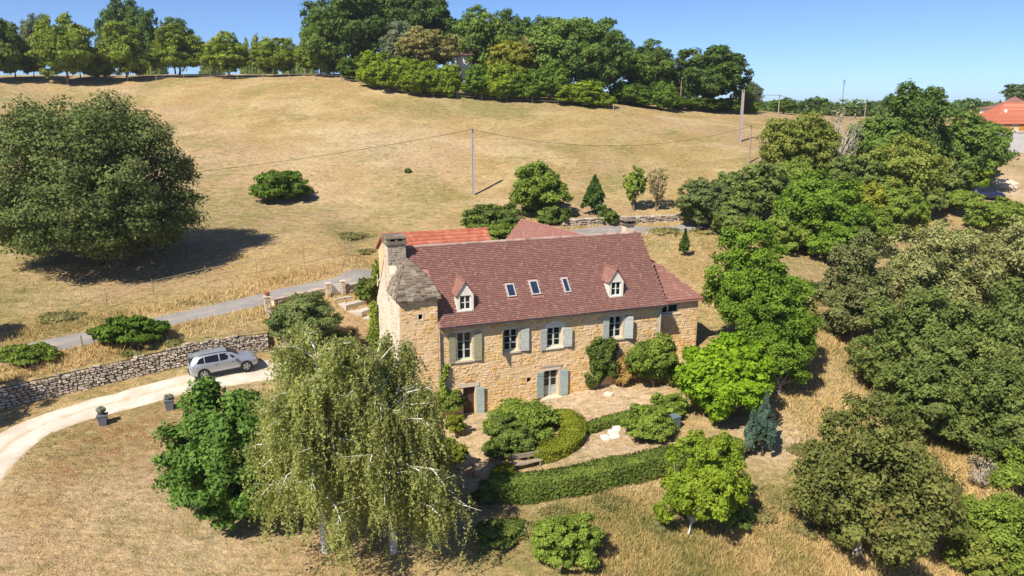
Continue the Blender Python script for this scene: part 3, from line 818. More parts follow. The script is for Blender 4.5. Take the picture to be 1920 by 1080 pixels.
def tiles(name, parent, mat, s0, s1, o0, o1, zf, pit, tw_, th_, free=lambda s_, o_: True, sag=0.035, seed=3, skew=lambda o: 0.0, t=0.038):
    """courses of plain tiles on the slope z = zf(o), each tile a thin slab with its own tilt"""
    r = np.random.default_rng(seed)
    ca, sa = math.cos(pit), math.sin(pit); L_ = (o1 - o0) / ca
    Vs = []; k = 0
    rows = int(L_ / th_)
    for i in range(rows + 1):
        l = i * th_; o = o0 + l * ca
        off = (i % 2) * tw_ / 2
        n = int((s1 - s0) / tw_) + 1
        for j in range(n):
            a = s0 + j * tw_ - off; b = a + tw_ * 0.97
            a = max(a, s0); b = min(b, s1 + skew(o))
            if b - a < 0.04 or not free((a + b) / 2, o + 0.04): continue
            w = noise2(np.array([a * 0.33]), np.array([o * 0.6]), seed)[0] - 0.5
            lift = 0.022 + sag * w + r.uniform(-.003, .004)
            ll = min(th_ * 1.25, L_ - l + 0.02)
            z0 = zf(o)
            def P(x, d, e): return (x, o + d * ca - e * sa, z0 + d * sa + e * ca)
            dl = r.uniform(-.006, .006); tl = r.uniform(-.002, .002)
            Vs.append([P(a, dl, lift + t + tl), P(b, dl, lift + t - tl), P(b, dl + ll, lift - 0.004), P(a, dl + ll, lift - 0.004), P(a, dl, lift - 0.03), P(b, dl, lift - 0.03)])
    Vs = np.array(Vs); n = len(Vs)
    base = np.arange(n)[:, None] * 6
    F = np.concatenate([base + np.array([[0, 1, 2, 3]]), base + np.array([[4, 5, 1, 0]])])
    var = r.random(n)
    o = link(name, mesh(name, Vs.reshape(-1, 3), F, mat, var=np.r_[var, var]), parent)
    return tag(o, kind='stuff')
pit_main = math.atan(PITCHK)
tiles('roof_tiles', roof, M['rooftile'], S0, S1 + 0.34, RO0 - 0.05, RO1, roof_z, pit_main, 0.165, 0.145, roof_free, sag=0.05)
m = MB(); s_ = S0 + 1.2; 
while s_ < S1 + 0.3:
    m.tube([(s_, RO1, RZ1 - 0.02 + rng.uniform(-.012, .012)), (min(s_ + 0.38, S1 + 0.34), RO1, RZ1 - 0.02 + rng.uniform(-.012, .012))], [0.12, 0.105], 8, rng.random()); s_ += 0.36
m.build('ridge_tile', M['ridge'], roof)
# dormers
def dormer(c):
    w = 0.56; y0 = 0.52; zb = roof_z(y0) - 0.15; ze = 7.80; zt = 8.60
    e = empty('dormer', (c, 0, 0), 0, house)
    h = (-0.37, 0.37, zb + 0.28, ze - 0.04)
    m = MB(); holed(m, -w, w, zb, ze, [h], y0, 0.22)
    m.add([(-w, y0, ze), (w, y0, ze), (0, y0, zt)], [(0, 1, 2)])
    yb = lambda z: RO0 + (z - RZ0) / PITCHK
    for sg in (-1, 1):
        m.add([(sg * w, y0, zb), (sg * w, yb(ze), ze), (sg * w, y0, ze)], [(0, 1, 2)] if sg > 0 else [(2, 1, 0)])
    m.box(-w, w, y0 + 0.2, y0 + 0.24, zb, ze)
    m.build('dormer_front', M['whitestone'], e)
    MB().box(-0.44, 0.44, y0 - 0.06, y0 + 0.1, h[2] - 0.10, h[2] - 0.002).build('sill', M['whitestone'], e)
    # window in the dormer
    q = MB(); fr = 0.055; a, b, c0, d = h; y = y0 + 0.09
    q.box(a, a + fr, y, y + 0.06, c0, d); q.box(b - fr, b, y, y + 0.06, c0, d); q.box(a + fr, b - fr, y, y + 0.06, c0, c0 + fr); q.box(a + fr, b - fr, y, y + 0.06, d - fr, d)
    q.box(-0.04, 0.04, y - 0.01, y + 0.06, c0 + fr, d - fr); zm = c0 + (d - c0) * 0.5; q.box(a + fr, -0.04, y + 0.005, y + 0.055, zm - 0.02, zm + 0.02); q.box(0.04, b - fr, y + 0.005, y + 0.055, zm - 0.02, zm + 0.02)
    q.build('window_frame', M['white'], e)
    for p0, p1 in ((a + fr, -0.04), (0.04, b - fr)):
        for z0, z1 in ((c0 + fr, zm - 0.02), (zm + 0.02, d - fr)):
            MB().box(p0, p1, y + 0.025, y + 0.03, z0, z1).build('pane', M['glass'], e)
    # little gabled roof, laid in tiles
    q = MB(); zr = zt + 0.10; ov = 0.10; we = w + 0.10; zeo = ze - 0.06
    for sg in (-1, 1):
        n_ = 7
        for k in range(n_):
            t0, t1 = k / n_, (k + 1.25) / n_
            x0, z0 = sg * we * (1 - t0), zeo + (zr - zeo) * t0; x1, z1 = sg * we * max(0, 1 - t1), min(zr, zeo + (zr - zeo) * t1)
            f0 = y0 - ov; x = f0
            while x < yb(z0) + 0.25:
                xe = min(x + 0.17, yb(z0) + 0.25); lf = 0.02 + rng.uniform(-.004, .006)
                V = [(x0 + sg * 0.012, x, z0 + lf), (x0 + sg * 0.012, xe, z0 + lf), (x1, xe, z1), (x1, x, z1), (x0, x, z0 - 0.03), (x0, xe, z0 - 0.03)]
                q.add(V, [(0, 1, 2, 3), (4, 5, 1, 0), (0, 3, 4)], rng.random()); x = xe
    q.tube([(0, y0 - ov, zr), (0, yb(zr) + 0.1, zr)], 0.07, 7, 0.3)
    q.build('dormer_roof', M['rooftile'], e)
for c in DORM: dormer(c)
# skylights
for a, b, c, d in SKY:
    e = empty('skylight', (0, 0, 0), 0, house)
    ca, sa = math.cos(pit_main), math.sin(pit_main)
    def bar(x0, x1, o0, o1, e0, e1, nm, mat):
        V = []
        for (x, o, ee) in [(x0, o0, e0), (x1, o0, e0), (x1, o1, e0), (x0, o1, e0), (x0, o0, e1), (x1, o0, e1), (x1, o1, e1), (x0, o1, e1)]:
            V.append((x, o - ee * sa, roof_z(o) + ee * ca))
        return MB().add(V, [(3, 2, 1, 0), (4, 5, 6, 7), (0, 1, 5, 4), (1, 2, 6, 5), (2, 3, 7, 6), (3, 0, 4, 7)]).build(nm, mat, e)
    f = 0.075
    bar(a, a + f, c, d, -0.02, 0.11, 'frame_side', M['zincpale']); bar(b - f, b, c, d, -0.02, 0.11, 'frame_side', M['zincpale'])
    bar(a + f, b - f, c, c + f * 0.7, -0.02, 0.11, 'frame_bottom', M['zincpale']); bar(a + f, b - f, d - f * 0.9, d, -0.02, 0.115, 'frame_top', M['zincpale'])
    bar(a + f, b - f, c + f * 0.7, d - f * 0.9, 0.05, 0.075, 'pane', M['skyglass'])
# gutters and downpipes
m = MB(); V = []; F = []
for s_ in (0.02, S1 + 0.3):
    for k in range(7):
        a = math.pi + math.pi * k / 6
        V.append((s_, RO0 - 0.13 + 0.075 * math.cos(a), RZ0 - 0.05 + 0.075 * math.sin(a)))
F = [(k, k + 1, k + 8, k + 7) for k in range(6)]
m.add(V, F); m.box(0.02, S1 + 0.3, RO0 - 0.055, RO0 - 0.03, RZ0 - 0.14, RZ0 - 0.02)
m.build('gutter', M['zinc'], house)
MB().tube([(0.14, RO0 - 0.13, 5.9), (0.14, WY - 0.10, 5.6), (0.14, WY - 0.10, -0.5)], 0.05, 8).build('downpipe', M['zinc'], house)
MB().tube([(S1 - 0.15, RO0 - 0.13, 5.9), (S1 - 0.12, WY - 0.10, 5.55), (S1 - 0.12, WY - 0.10, 0.5)], 0.05, 8).build('downpipe', M['zincpale'], house)
MB().tube([(S0 - 0.3, 8.1, 6.0), (S0 - 0.42, 7.9, 5.6), (S0 - 0.5, 7.9, 1.5)], 0.045, 8).build('downpipe', M['zinc'], house)

# tower roof of heavy stone slabs: bell-shaped pyramid, slab by slab
troof = empty('tower_roof', (0, 0, 0), 0, house)
TX0, TX1, TY0, TY1 = S0 - 0.24, 0.20, WY - 0.30, 2.95
apx = (-1.50, 1.75); ZE, ZA = 7.88, 10.15
def tring(t):
    b = t ** 1.55                       # bell: flat at the foot, steep higher up
    k = 1 - (0.35 * t + 0.65 * t ** 1.9)
    z = ZE + (ZA - ZE) * t
    return (apx[0] + (TX0 - apx[0]) * k, apx[0] + (TX1 - apx[0]) * k, apx[1] + (TY0 - apx[1]) * k, apx[1] + (TY1 - apx[1]) * k, z)
NR = 19
core = MB(); V = []; F = []
for i in range(NR + 1):
    a, b, c, d, z = tring(i / NR); z -= 0.06; e = 0.05
    V += [(a + e, c + e, z), (b - e, c + e, z), (b - e, d - e, z), (a + e, d - e, z)]
for i in range(NR):
    for j in range(4): F.append((i * 4 + j, i * 4 + (j + 1) % 4, i * 4 + 4 + (j + 1) % 4, i * 4 + 4 + j))
F.append((0, 3, 2, 1)); core.add(V, F); core.build('roof_core', M['lauze'], troof)
for i in range(NR):
    a, b, c, d, z = tring(i / NR); a2, b2, c2, d2, z2 = tring(min(1, (i + 1.7) / NR))
    th = 0.055
    for side in range(4):
        p0, p1 = [((a, c), (b, c)), ((b, c), (b, d)), ((b, d), (a, d)), ((a, d), (a, c))][side]
        q0, q1 = [((a2, c2), (b2, c2)), ((b2, c2), (b2, d2)), ((b2, d2), (a2, d2)), ((a2, d2), (a2, c2))][side]
        L_ = math.dist(p0, p1); n = max(1, int(L_ / 0.34)); cuts = [0] + sorted((k + rng.uniform(-.25, .25)) / n for k in range(1, n)) + [1]
        for k in range(n):
            def lp(A, B, t): return (A[0] + (B[0] - A[0]) * t, A[1] + (B[1] - A[1]) * t)
            f0, f1 = cuts[k] + 0.004, cuts[k + 1] - 0.004
            A = lp(p0, p1, f0); B = lp(p0, p1, f1); C = lp(q0, q1, f1); D = lp(q0, q1, f0)
            nx_, ny_ = [(0, -1), (1, 0), (0, 1), (-1, 0)][side]; j = rng.uniform(-.03, .08); zj = rng.uniform(-.02, .045)
            A = (A[0] + nx_ * j, A[1] + ny_ * j); B = (B[0] + nx_ * j, B[1] + ny_ * j)
            V = [(*A, z + zj - 0.03), (*B, z + zj - 0.03), (*C, z2 - 0.03), (*D, z2 - 0.03), (*A, z + zj + th), (*B, z + zj + th), (*C, z2 + th * .6), (*D, z2 + th * .6)]
            MB().add(V, [(3, 2, 1, 0), (4, 5, 6, 7), (0, 1, 5, 4), (1, 2, 6, 5), (2, 3, 7, 6), (3, 0, 4, 7)], rng.random()).build('stone_slab', M['lauze'], troof)
MB().tube([(apx[0], apx[1], ZA - 0.1), (apx[0], apx[1], ZA + 0.08)], [0.16, 0.06], 7).build('finial', M['lauze'], troof)

# chimneys
ch = empty('chimney', (0, 0, 0), 0, house)
cx0, cx1, cy0, cy1 = S0 - 0.03, -1.22, 3.35, 4.85
m = MB(); m.box(cx0, cx1, cy0, cy1, 6.0, 10.85); m.build('shaft', M['chimney'], ch)
for (nm, fr, w0, w1) in (('f', lambda u, v: (np.array([u, cy0 + 0.01, v]), np.array([1.0, 0, 0]), np.array([0, -1.0, 0])), cx0, cx1), ('l', lambda u, v: (np.array([cx0 + 0.01, u, v]), np.array([0, 1.0, 0]), np.array([-1.0, 0, 0])), cy0, cy1)):
    lay_stones(rng, courses(rng, w0 + 0.01, w1 - 0.01, 7.2, 10.8, [], (0.12, 0.22), (0.18, 0.4)), fr, ch, M['chimney'] if nm == 'f' else M['gablestone'], 0, 0.03)
m = MB(); m.box(cx0 - 0.10, cx1 + 0.10, cy0 - 0.10, cy1 + 0.10, 10.85, 11.0); m.box(cx0 - 0.05, cx1 + 0.05, cy0 - 0.05, cy1 + 0.05, 11.0, 11.06)
for x0, x1 in ((cx0 - 0.04, cx0 + 0.22), ((cx0 + cx1) / 2 - 0.09, (cx0 + cx1) / 2 + 0.09), (cx1 - 0.22, cx1 + 0.04)): m.box(x0, x1, cy0 - 0.03, cy1 + 0.03, 11.06, 11.24)
m.box(cx0 - 0.10, cx1 + 0.10, cy0 - 0.08, cy1 + 0.08, 11.24, 11.36, top=(0.05, 0.05)); m.build('chimney_cap', M['lauze'], ch)
MB().box(cx0 + 0.2, cx1 - 0.2, cy0 + 0.5, cy1 - 0.5, 11.05, 11.22).build('flue', M['dark'], ch)
ch = empty('chimney', (0, 0, 0), 0, house)
MB().box(15.62, 16.42, 4.35, 5.15, 9.0, 11.05, top=(0.06, 0.06)).build('shaft', M['ashlar'], ch)
m = MB(); m.box(15.56, 16.48, 4.29, 5.21, 11.05, 11.13)
for x0, y0 in ((15.66, 4.39), (16.22, 4.39), (15.66, 4.95), (16.22, 4.95)): m.box(x0, x0 + 0.18, y0, y0 + 0.18, 11.13, 11.36)
m.box(15.50, 16.54, 4.23, 5.27, 11.36, 11.46, top=(0.12, 0.12)); m.box(15.85, 16.2, 4.6, 4.9, 11.46, 11.56, top=(.06, .06)); m.build('chimney_cap', M['lauze'], ch)

# lean-to extension on the right
EY = 1.0; EX0, EX1 = S1, 20.05
ewin = (16.62, 18.40, 4.90, 5.62)
m = MB(); holed(m, EX0, EX1, -0.5, 5.80, [ewin], EY, 0.25)
m.add([(EX1, EY, -0.5), (EX1, 6.4, -0.5), (EX1, 6.4, 7.35), (EX1, EY, 5.80)], [(0, 1, 2, 3)])
ext = m.build('extension_wall', M['mortar'], house)
lst = courses(rng, EX0 + 0.02, EX1 - 0.02, 0.5, 5.72, [grow(ewin, 0.10)], (0.13, 0.24), (0.18, 0.44))
lay_stones(rng, [a for a in lst if rng.random() > 0.1], fx(EY + 0.012), ext, M['stone'], 0, 0.03)
casement(ewin, 2, 1, EY + 0.12, house, 'palegreen', fr=0.09)
MB().box(ewin[0] - 0.1, ewin[1] + 0.1, EY - 0.06, EY + 0.2, ewin[2] - 0.10, ewin[2] - 0.002).build('sill', M['ashlar'], house)
MB().box(ewin[0] - 0.1, ewin[1] + 0.5, EY - 0.02, EY + 0.2, ewin[3] + 0.002, 5.80).build('lintel', M['ashlar'], house)
eo0, eo1 = EY - 0.30, 6.5; ek = (7.62 - 5.80) / (eo1 - eo0)
ez = lambda o: 5.86 + ek * (o - eo0)
def eright(o): return 20.32 - 0.14 * (o - eo0)
m = MB(); V = []
for o in (eo0, eo1):
    V += [(EX0 + 0.02, o, ez(o) - 0.10), (eright(o), o, ez(o) - 0.10), (eright(o), o, ez(o) - 0.02), (EX0 + 0.02, o, ez(o) - 0.02)]
m.add(V, [(0, 1, 2, 3), (7, 6, 5, 4), (3, 2, 6, 7), (0, 4, 5, 1), (1, 5, 6, 2), (0, 3, 7, 4)])
er = m.build('extension_roof', M['rooftile2'], house)
# round canal tiles, row by row down the slope
Vs = []; Fs = []; var = []; n = 0; x = EX0 + 0.06
sl = math.atan(ek); seg = 0.36
while x < 20.4:
    o = eo0
    while o < eo1:
        if x + 0.1 < eright(o) + 0.02:
            lf = rng.uniform(0, .012); w0, w1 = 0.088, 0.074; o2 = min(o + seg * 1.12, eo1)
            for oo, w, up in ((o, w0, 0.022), (o2, w1, 0.0)):
                for k in range(6):
                    a = math.pi * k / 5
                    Vs.append((x + 0.1 + w * math.cos(a), oo, ez(oo) + up + lf + 0.075 * math.sin(a)))
            Fs += [(n + k, n + k + 1, n + 7 + k, n + 6 + k) for k in range(5)]; var += [rng.random()] * 5; n += 12
        o += seg
    x += 0.205
tag(link('roof_tiles', mesh('roof_tiles', Vs, np.array(Fs), M['rooftile'], var=var), er), kind='stuff')

# ------------------------------------------------------------------ barn with the orange roof, rear wing
barn = empty('barn', (HA[0], HA[1], 0), HROT)
tag(barn, 'barn with bright orange tiled roof behind the farmhouse chimney', 'barn')
bs0, bs1, bo0, bo1, bo2, bz0, bz1 = -1.35, 7.05, 8.75, 11.8, 14.7, 8.62, 10.12
m = MB(); m.box(bs0 + 0.2, bs1 - 0.2, bo0 + 0.3, bo2 - 0.3, 1.0, bz0 - 0.05); m.prism([(bo0 + 0.3, bz0 - 0.05), (bo2 - 0.3, bz0 - 0.05), (bo1, bz1 - 0.15)], 0, bs0 + 0.2, bs1 - 0.2)
m.build('wall', M['mortar'], barn)
m = MB(); m.prism([(bo0, bz0 - 0.1), (bo0, bz0), (bo1, bz1), (bo2, bz0), (bo2, bz0 - 0.1), (bo1, bz1 - 0.12)], 0, bs0, bs1)
br = m.build('roof', M['orangetile'], barn)
bk = (bz1 - bz0) / (bo1 - bo0)
tiles('roof_tiles', br, M['orangetile'], bs0 - 0.02, bs1 + 0.03, bo0 - 0.03, bo1, lambda o: bz0 + bk * (o - bo0), math.atan(bk), 0.26, 0.46, sag=0.01, seed=9, t=0.10)
m = MB(); s_ = bs0
while s_ < bs1 - 0.1:
    m.tube([(s_, bo1, bz1 + 0.02), (s_ + 0.40, bo1, bz1 + 0.02)], [0.12, 0.10], 7, rng.random()); s_ += 0.39
m.build('ridge_tile', M['orangetile'], br)

wing = empty('rear_wing', (HA[0], HA[1], 0), HROT)
tag(wing, 'rear wing with steep purplish brown roof showing above the farmhouse ridge', 'house wing')
wr = empty('wing_body', (12.25, 4.6, 0), math.radians(9), wing)
m = MB(); m.prism([(-3.6, 1.0), (3.6, 1.0), (3.6, 6.2), (0, 10.2), (-3.6, 6.2)], 1, 0.5, 8.9); m.build('wall', M['gablestone'], wr)
wk = (10.42 - 6.1) / 3.9
m = MB(); m.prism([(-3.9, 6.0), (0, 10.3), (3.9, 6.0), (3.9, 6.12), (0, 10.42), (-3.9, 6.12)], 1, 0.0, 9.1); wro = m.build('roof', M['rooftile2'], wr)
# tiles on the slope that faces left
r2 = np.random.default_rng(5); Vs = []; ca, sa = math.cos(math.atan(wk)), math.sin(math.atan(wk))
for i in range(int(3.9 / ca / 0.125) + 1):
    l = i * 0.125; xx = -3.95 + l * ca; zz = 6.08 + l * sa
    for j in range(int(9.1 / 0.175) + 1):
        a = j * 0.175 - (i % 2) * 0.0875; b = a + 0.17; lf = 0.02 + r2.uniform(-.004, .008)
        def P(y, d, e): return (xx + d * ca - e * sa, y, zz + d * sa + e * ca)
        Vs.append([P(a, 0, lf + .014), P(a, .15, lf - .004), P(b, .15, lf - .004), P(b, 0, lf + .014), P(a, 0, lf - .03), P(b, 0, lf - .03)])
n = len(Vs); base = np.arange(n)[:, None] * 6
tag(link('roof_tiles', mesh('roof_tiles', np.array(Vs).reshape(-1, 3), np.concatenate([base + np.array([[0, 3, 2, 1]]), base + np.array([[4, 0, 3, 5]])]), M['rooftile2'], var=np.tile(r2.random(n), 2)), wro), kind='stuff')
MB().tube([(0, 0, 10.42), (0, 9.12, 10.42)], 0.11, 7).build('ridge_tile', M['rooftile2'], wro)

# ------------------------------------------------------------------ vegetation
TRI = [0]
def leaf_tris(g, P, N, size, aspect=0.62):
    """one pointed leaf (or spray of small leaves) per triangle"""
    n = len(P)
    N = N / (np.linalg.norm(N, axis=1)[:, None] + 1e-9)
    R = g.normal(size=(n, 3)); T = R - (R * N).sum(1)[:, None] * N; T /= np.linalg.norm(T, axis=1)[:, None] + 1e-9
    B = np.cross(N, T)
    s_ = (size * (0.45 + 1.0 * g.random(n) ** 1.3))[:, None] * 1.22
    V = np.stack([P + T * s_ * 0.62, P - T * s_ * 0.38 + B * s_ * aspect * 0.58, P - T * s_ * 0.38 - B * s_ * aspect * 0.58], 1)
    return V.reshape(-1, 3)
def leaf_mesh(name, V, mat, var):
    n = len(V) // 3; TRI[0] += n
    return mesh(name, V, np.arange(3 * n).reshape(-1, 3), mat, var=var)
def rdir(g, n):
    v = g.normal(size=(n, 3)); return v / np.linalg.norm(v, axis=1)[:, None]
SP = {}
def species(k, a, b, trans=0.32, leaf=1.0, clump=0.38, cov=1.0, bark='bark', dry=None, dry_amt=0.0, lump=0.28, spec=0.3, aspect=0.62, lobe=0.36):
    SP[k] = dict(mat=m_leaf('leaf_' + k, a, b, trans, 0.55, dry, dry_amt, spec), leaf=leaf, clump=clump, cov=cov, bark=bark, lump=lump, aspect=aspect, lobe=lobe)
M['bark'] = m_bark('bark_grey', (0.13, 0.105, 0.08), (0.24, 0.20, 0.16))
M['barkpale'] = m_bark('bark_pale', (0.36, 0.33, 0.29), (0.5, 0.47, 0.42))
M['barkbirch'] = m_bark('bark_birch', (0.62, 0.60, 0.55), (0.34, 0.31, 0.27), 6.0)
M['barkdark'] = m_bark('bark_dark', (0.06, 0.045, 0.035), (0.12, 0.09, 0.07))
species('holm', (0.058, 0.090, 0.020), (0.172, 0.220, 0.068), 0.25, 0.95, 0.36, 1.7, 'barkdark', (0.22, 0.15, 0.08), 0.25, lump=0.06, spec=0.3, lobe=0.33)
species('walnut', (0.110, 0.164, 0.019), (0.260, 0.321, 0.046), 0.38, 1.05, 0.37, 0.9, 'bark')
species('walnutdark', (0.063, 0.109, 0.017), (0.154, 0.210, 0.037), 0.32, 1.05, 0.37, 0.9, 'bark')
species('oak', (0.043, 0.084, 0.017), (0.113, 0.179, 0.037), 0.28, 1.0, 0.34, 1.1, 'barkdark')
species('oakmid', (0.068, 0.120, 0.020), (0.161, 0.238, 0.045), 0.30, 1.0, 0.35, 1.0, 'bark')
species('silver', (0.091, 0.122, 0.061), (0.183, 0.213, 0.122), 0.30, 1.0, 0.35, 0.9, 'bark')
species('tan', (0.159, 0.152, 0.043), (0.262, 0.232, 0.085), 0.30, 0.9, 0.30, 1.0, 'bark', (0.28, 0.19, 0.08), 0.6)
species('golden', (0.171, 0.195, 0.024), (0.366, 0.366, 0.049), 0.40, 1.0, 0.35, 1.0, 'bark')
species('laurel', (0.116, 0.189, 0.015), (0.281, 0.354, 0.032), 0.38, 1.1, 0.36, 1.1, 'bark')
species('laureldark', (0.055, 0.110, 0.015), (0.146, 0.226, 0.029), 0.34, 1.1, 0.36, 1.1, 'bark')
species('fig', (0.051, 0.112, 0.016), (0.134, 0.238, 0.041), 0.30, 1.30, 0.32, 1.25, 'bark', aspect=0.85, spec=0.45, lump=0.04, lobe=0.42)
species('lime', (0.134, 0.250, 0.012), (0.305, 0.476, 0.027), 0.42, 1.35, 0.33, 1.2, 'barkpale', aspect=0.85, lump=0.03, lobe=0.42)
species('limetree', (0.134, 0.217, 0.018), (0.314, 0.403, 0.039), 0.42, 1.2, 0.38, 0.75, 'barkbirch', lump=0.42, lobe=0.32)
species('cherry', (0.087, 0.167, 0.017), (0.201, 0.309, 0.035), 0.38, 1.05, 0.37, 0.85, 'barkpale', lump=0.40, lobe=0.32)
species('maple', (0.070, 0.093, 0.021), (0.197, 0.210, 0.056), 0.28, 1.1, 0.32, 1.0, 'barkpale', (0.26, 0.16, 0.05), 0.45, aspect=0.8)
species('greywood', (0.098, 0.121, 0.034), (0.241, 0.259, 0.098), 0.28, 0.95, 0.32, 1.1, 'bark', (0.24, 0.20, 0.10), 0.35)
species('greenwood', (0.069, 0.106, 0.022), (0.190, 0.236, 0.061), 0.28, 1.0, 0.32, 1.1, 'bark', (0.20, 0.19, 0.09), 0.4)
species('paletop', (0.149, 0.171, 0.050), (0.319, 0.325, 0.127), 0.28, 0.9, 0.30, 1.1, 'bark')
species('scrub', (0.098, 0.161, 0.020), (0.238, 0.308, 0.051), 0.34, 1.0, 0.37, 0.9, 'bark')
species('scrubdark', (0.061, 0.102, 0.020), (0.154, 0.205, 0.041), 0.30, 1.0, 0.37, 1.0, 'bark', (0.2, 0.15, 0.06), 0.3)
species('yellowgreen', (0.122, 0.165, 0.024), (0.262, 0.287, 0.061), 0.36, 1.0, 0.35, 1.0, 'bark')
species('box', (0.128, 0.165, 0.015), (0.262, 0.281, 0.029), 0.28, 0.55, 0.31, 1.3, 'bark')
species('hedge', (0.059, 0.109, 0.020), (0.183, 0.231, 0.043), 0.28, 0.85, 0.31, 1.3, 'bark', (0.20, 0.17, 0.04), 0.35)
species('rosemary', (0.085, 0.125, 0.032), (0.190, 0.230, 0.080), 0.28, 0.8, 0.37, 1.1, 'bark')
species('mound', (0.098, 0.161, 0.020), (0.238, 0.308, 0.051), 0.34, 1.0, 0.37, 1.1, 'bark', lump=0.05, lobe=0.44)
species('purple', (0.061, 0.024, 0.037), (0.122, 0.043, 0.061), 0.25, 1.0, 0.37, 1.0, 'barkdark')
species('bare', (0.244, 0.213, 0.146), (0.329, 0.293, 0.207), 0.2, 0.6, 0.37, 0.25, 'barkpale')
species('dryleaf', (0.207, 0.171, 0.067), (0.342, 0.287, 0.134), 0.3, 0.8, 0.37, 0.4, 'bark')
species('ivy', (0.110, 0.171, 0.024), (0.256, 0.317, 0.055), 0.34, 0.9, 0.33, 1.2, 'bark')
species('dryivy', (0.317, 0.195, 0.061), (0.439, 0.305, 0.098), 0.3, 0.9, 0.33, 1.2, 'bark')
species('pine', (0.055, 0.081, 0.032), (0.104, 0.140, 0.055), 0.2, 0.8, 0.35, 1.1, 'barkdark')
species('cypress', (0.041, 0.081, 0.055), (0.098, 0.152, 0.110), 0.15, 0.7, 0.30, 1.3, 'barkdark', (0.20, 0.12, 0.06), 0.3)
species('lavender', (0.146, 0.159, 0.110), (0.244, 0.256, 0.183), 0.2, 0.8, 0.47, 0.8, 'bark')
species('pink', (0.366, 0.061, 0.146), (0.512, 0.110, 0.244), 0.2, 1.0, 0.37, 1.0, 'bark')

def crown(g, sp, c, R, leaf, shape='round', ncap=60000, flat=0.0, zb=None):
    """lobes > clumps > leaves through a lumpy volume -> triangles, per-leaf tone, clump centres. zb: foot of the crown"""
    S = SP[sp]; c = np.asarray(c, float); R = np.asarray(R, float)
    Rm = (R[0] * R[1] * R[2]) ** (1 / 3)
    ztop = c[2] + R[2]; zlow = c[2] - R[2]
    cen = c.copy()
    if shape == 'dome': cen[2] = zlow + 0.40 * (ztop - zlow)
    up, dn = ztop - cen[2], cen[2] - zlow
    nl = int(np.clip(9 + Rm * 3.2, 9, 26)) if sp != 'holm' else 46
    i = np.arange(nl) + 0.5
    ph = np.arccos(1 - (1.86 if shape == 'dome' else 1.72) * i / nl); th = math.pi * (1 + 5 ** 0.5) * i + g.uniform(0, 6.28)
    U = np.stack([np.cos(th) * np.sin(ph), np.sin(th) * np.sin(ph), np.cos(ph)], -1) + g.normal(size=(nl, 3)) * 0.20
    U /= np.linalg.norm(U, axis=1)[:, None]
    rl = S['lobe'] * g.uniform(0.72, 1.22, nl)                         # in units of the crown radius
    Q = U * np.clip((1.0 - rl * 0.92) * (1 + S['lump'] * g.uniform(-1, 0.75, nl)), 0.15, 1.05)[:, None]
    def warp(Q):
        Q = Q.copy()
        t = np.clip((Q[:, 2] + 1) / 2, 0, 1)
        if shape == 'cone': k = 1.18 * (1 - t) ** 0.8 + 0.04
        elif shape == 'vase': k = 0.42 + 0.66 * t ** 0.7
        elif shape == 'dome': k = np.where(Q[:, 2] < 0, 1.06, 1.0)
        else: k = np.ones(len(Q))
        Q[:, 0] *= k; Q[:, 1] *= k
        Q[:, 2] = np.where(Q[:, 2] > 0, Q[:, 2] * up * 0.97, Q[:, 2] * dn); Q[:, 0] *= R[0]; Q[:, 1] *= R[1]
        return cen + Q
    per = 16
    D = rdir(g, nl * per); li = np.repeat(np.arange(nl), per)
    ok = ((D * U[li]).sum(1) > -0.35)
    D, li = D[ok], li[ok]
    rc = rl[li] * S['clump'] * g.uniform(0.7, 1.35, len(li))
    CQ = Q[li] + D * (rl[li] * g.uniform(0.62, 1.0, len(li)))[:, None]
    nrm = np.linalg.norm(CQ, axis=1)[:, None]; CQ = np.where(nrm > 1.08, CQ / nrm * 1.08, CQ)
    area = 4 * math.pi * ((R[0] * R[1]) ** 1.6 / 3 + (R[0] * R[2]) ** 1.6 / 3 + (R[1] * R[2]) ** 1.6 / 3) ** (1 / 1.6)
    n = int(min(ncap * 1.15, S['cov'] * 3.3 * area / (0.5 * S['aspect'] * leaf * leaf)))
    w = rc ** 2; idx = g.choice(len(li), n, p=w / w.sum())
    E = rdir(g, n); E[:, 2] = np.abs(E[:, 2]) * np.where(g.random(n) < 0.75, 1, -1)
    rad = rc[idx] * (0.25 + 1.05 * g.random(n) ** 0.8)
    X = warp(CQ[idx] + E * rad[:, None] * np.array([1, 1, 0.8]))
    Nn = E * 0.6 + D[idx] * 0.40 + U[li[idx]] * 0.15 + g.normal(size=(n, 3)) * 0.55 + np.array([0, 0, 0.25])
    tone = g.random(len(li)); lt = g.random(nl)
    var = np.clip(0.28 * lt[li[idx]] + 0.32 * tone[idx] + 0.45 * g.random(n) - 0.02, 0, 1)
    m = int(n * 0.10)                                                   # sparse inner leaves, so that one cannot look straight through
    if S['cov'] > 0.5:
        Xi = warp(rdir(g, m) * (g.random(m) ** 0.45 * 0.66)[:, None])
        V2 = leaf_tris(g, Xi, g.normal(size=(m, 3)), np.full(m, leaf * 1.5), 0.8)
        return np.concatenate([leaf_tris(g, X, Nn, np.full(n, leaf), S['aspect']), V2]), np.r_[var, g.random(m) * 0.6], warp(CQ)
    return leaf_tris(g, X, Nn, np.full(n, leaf), S['aspect']), var, warp(CQ)
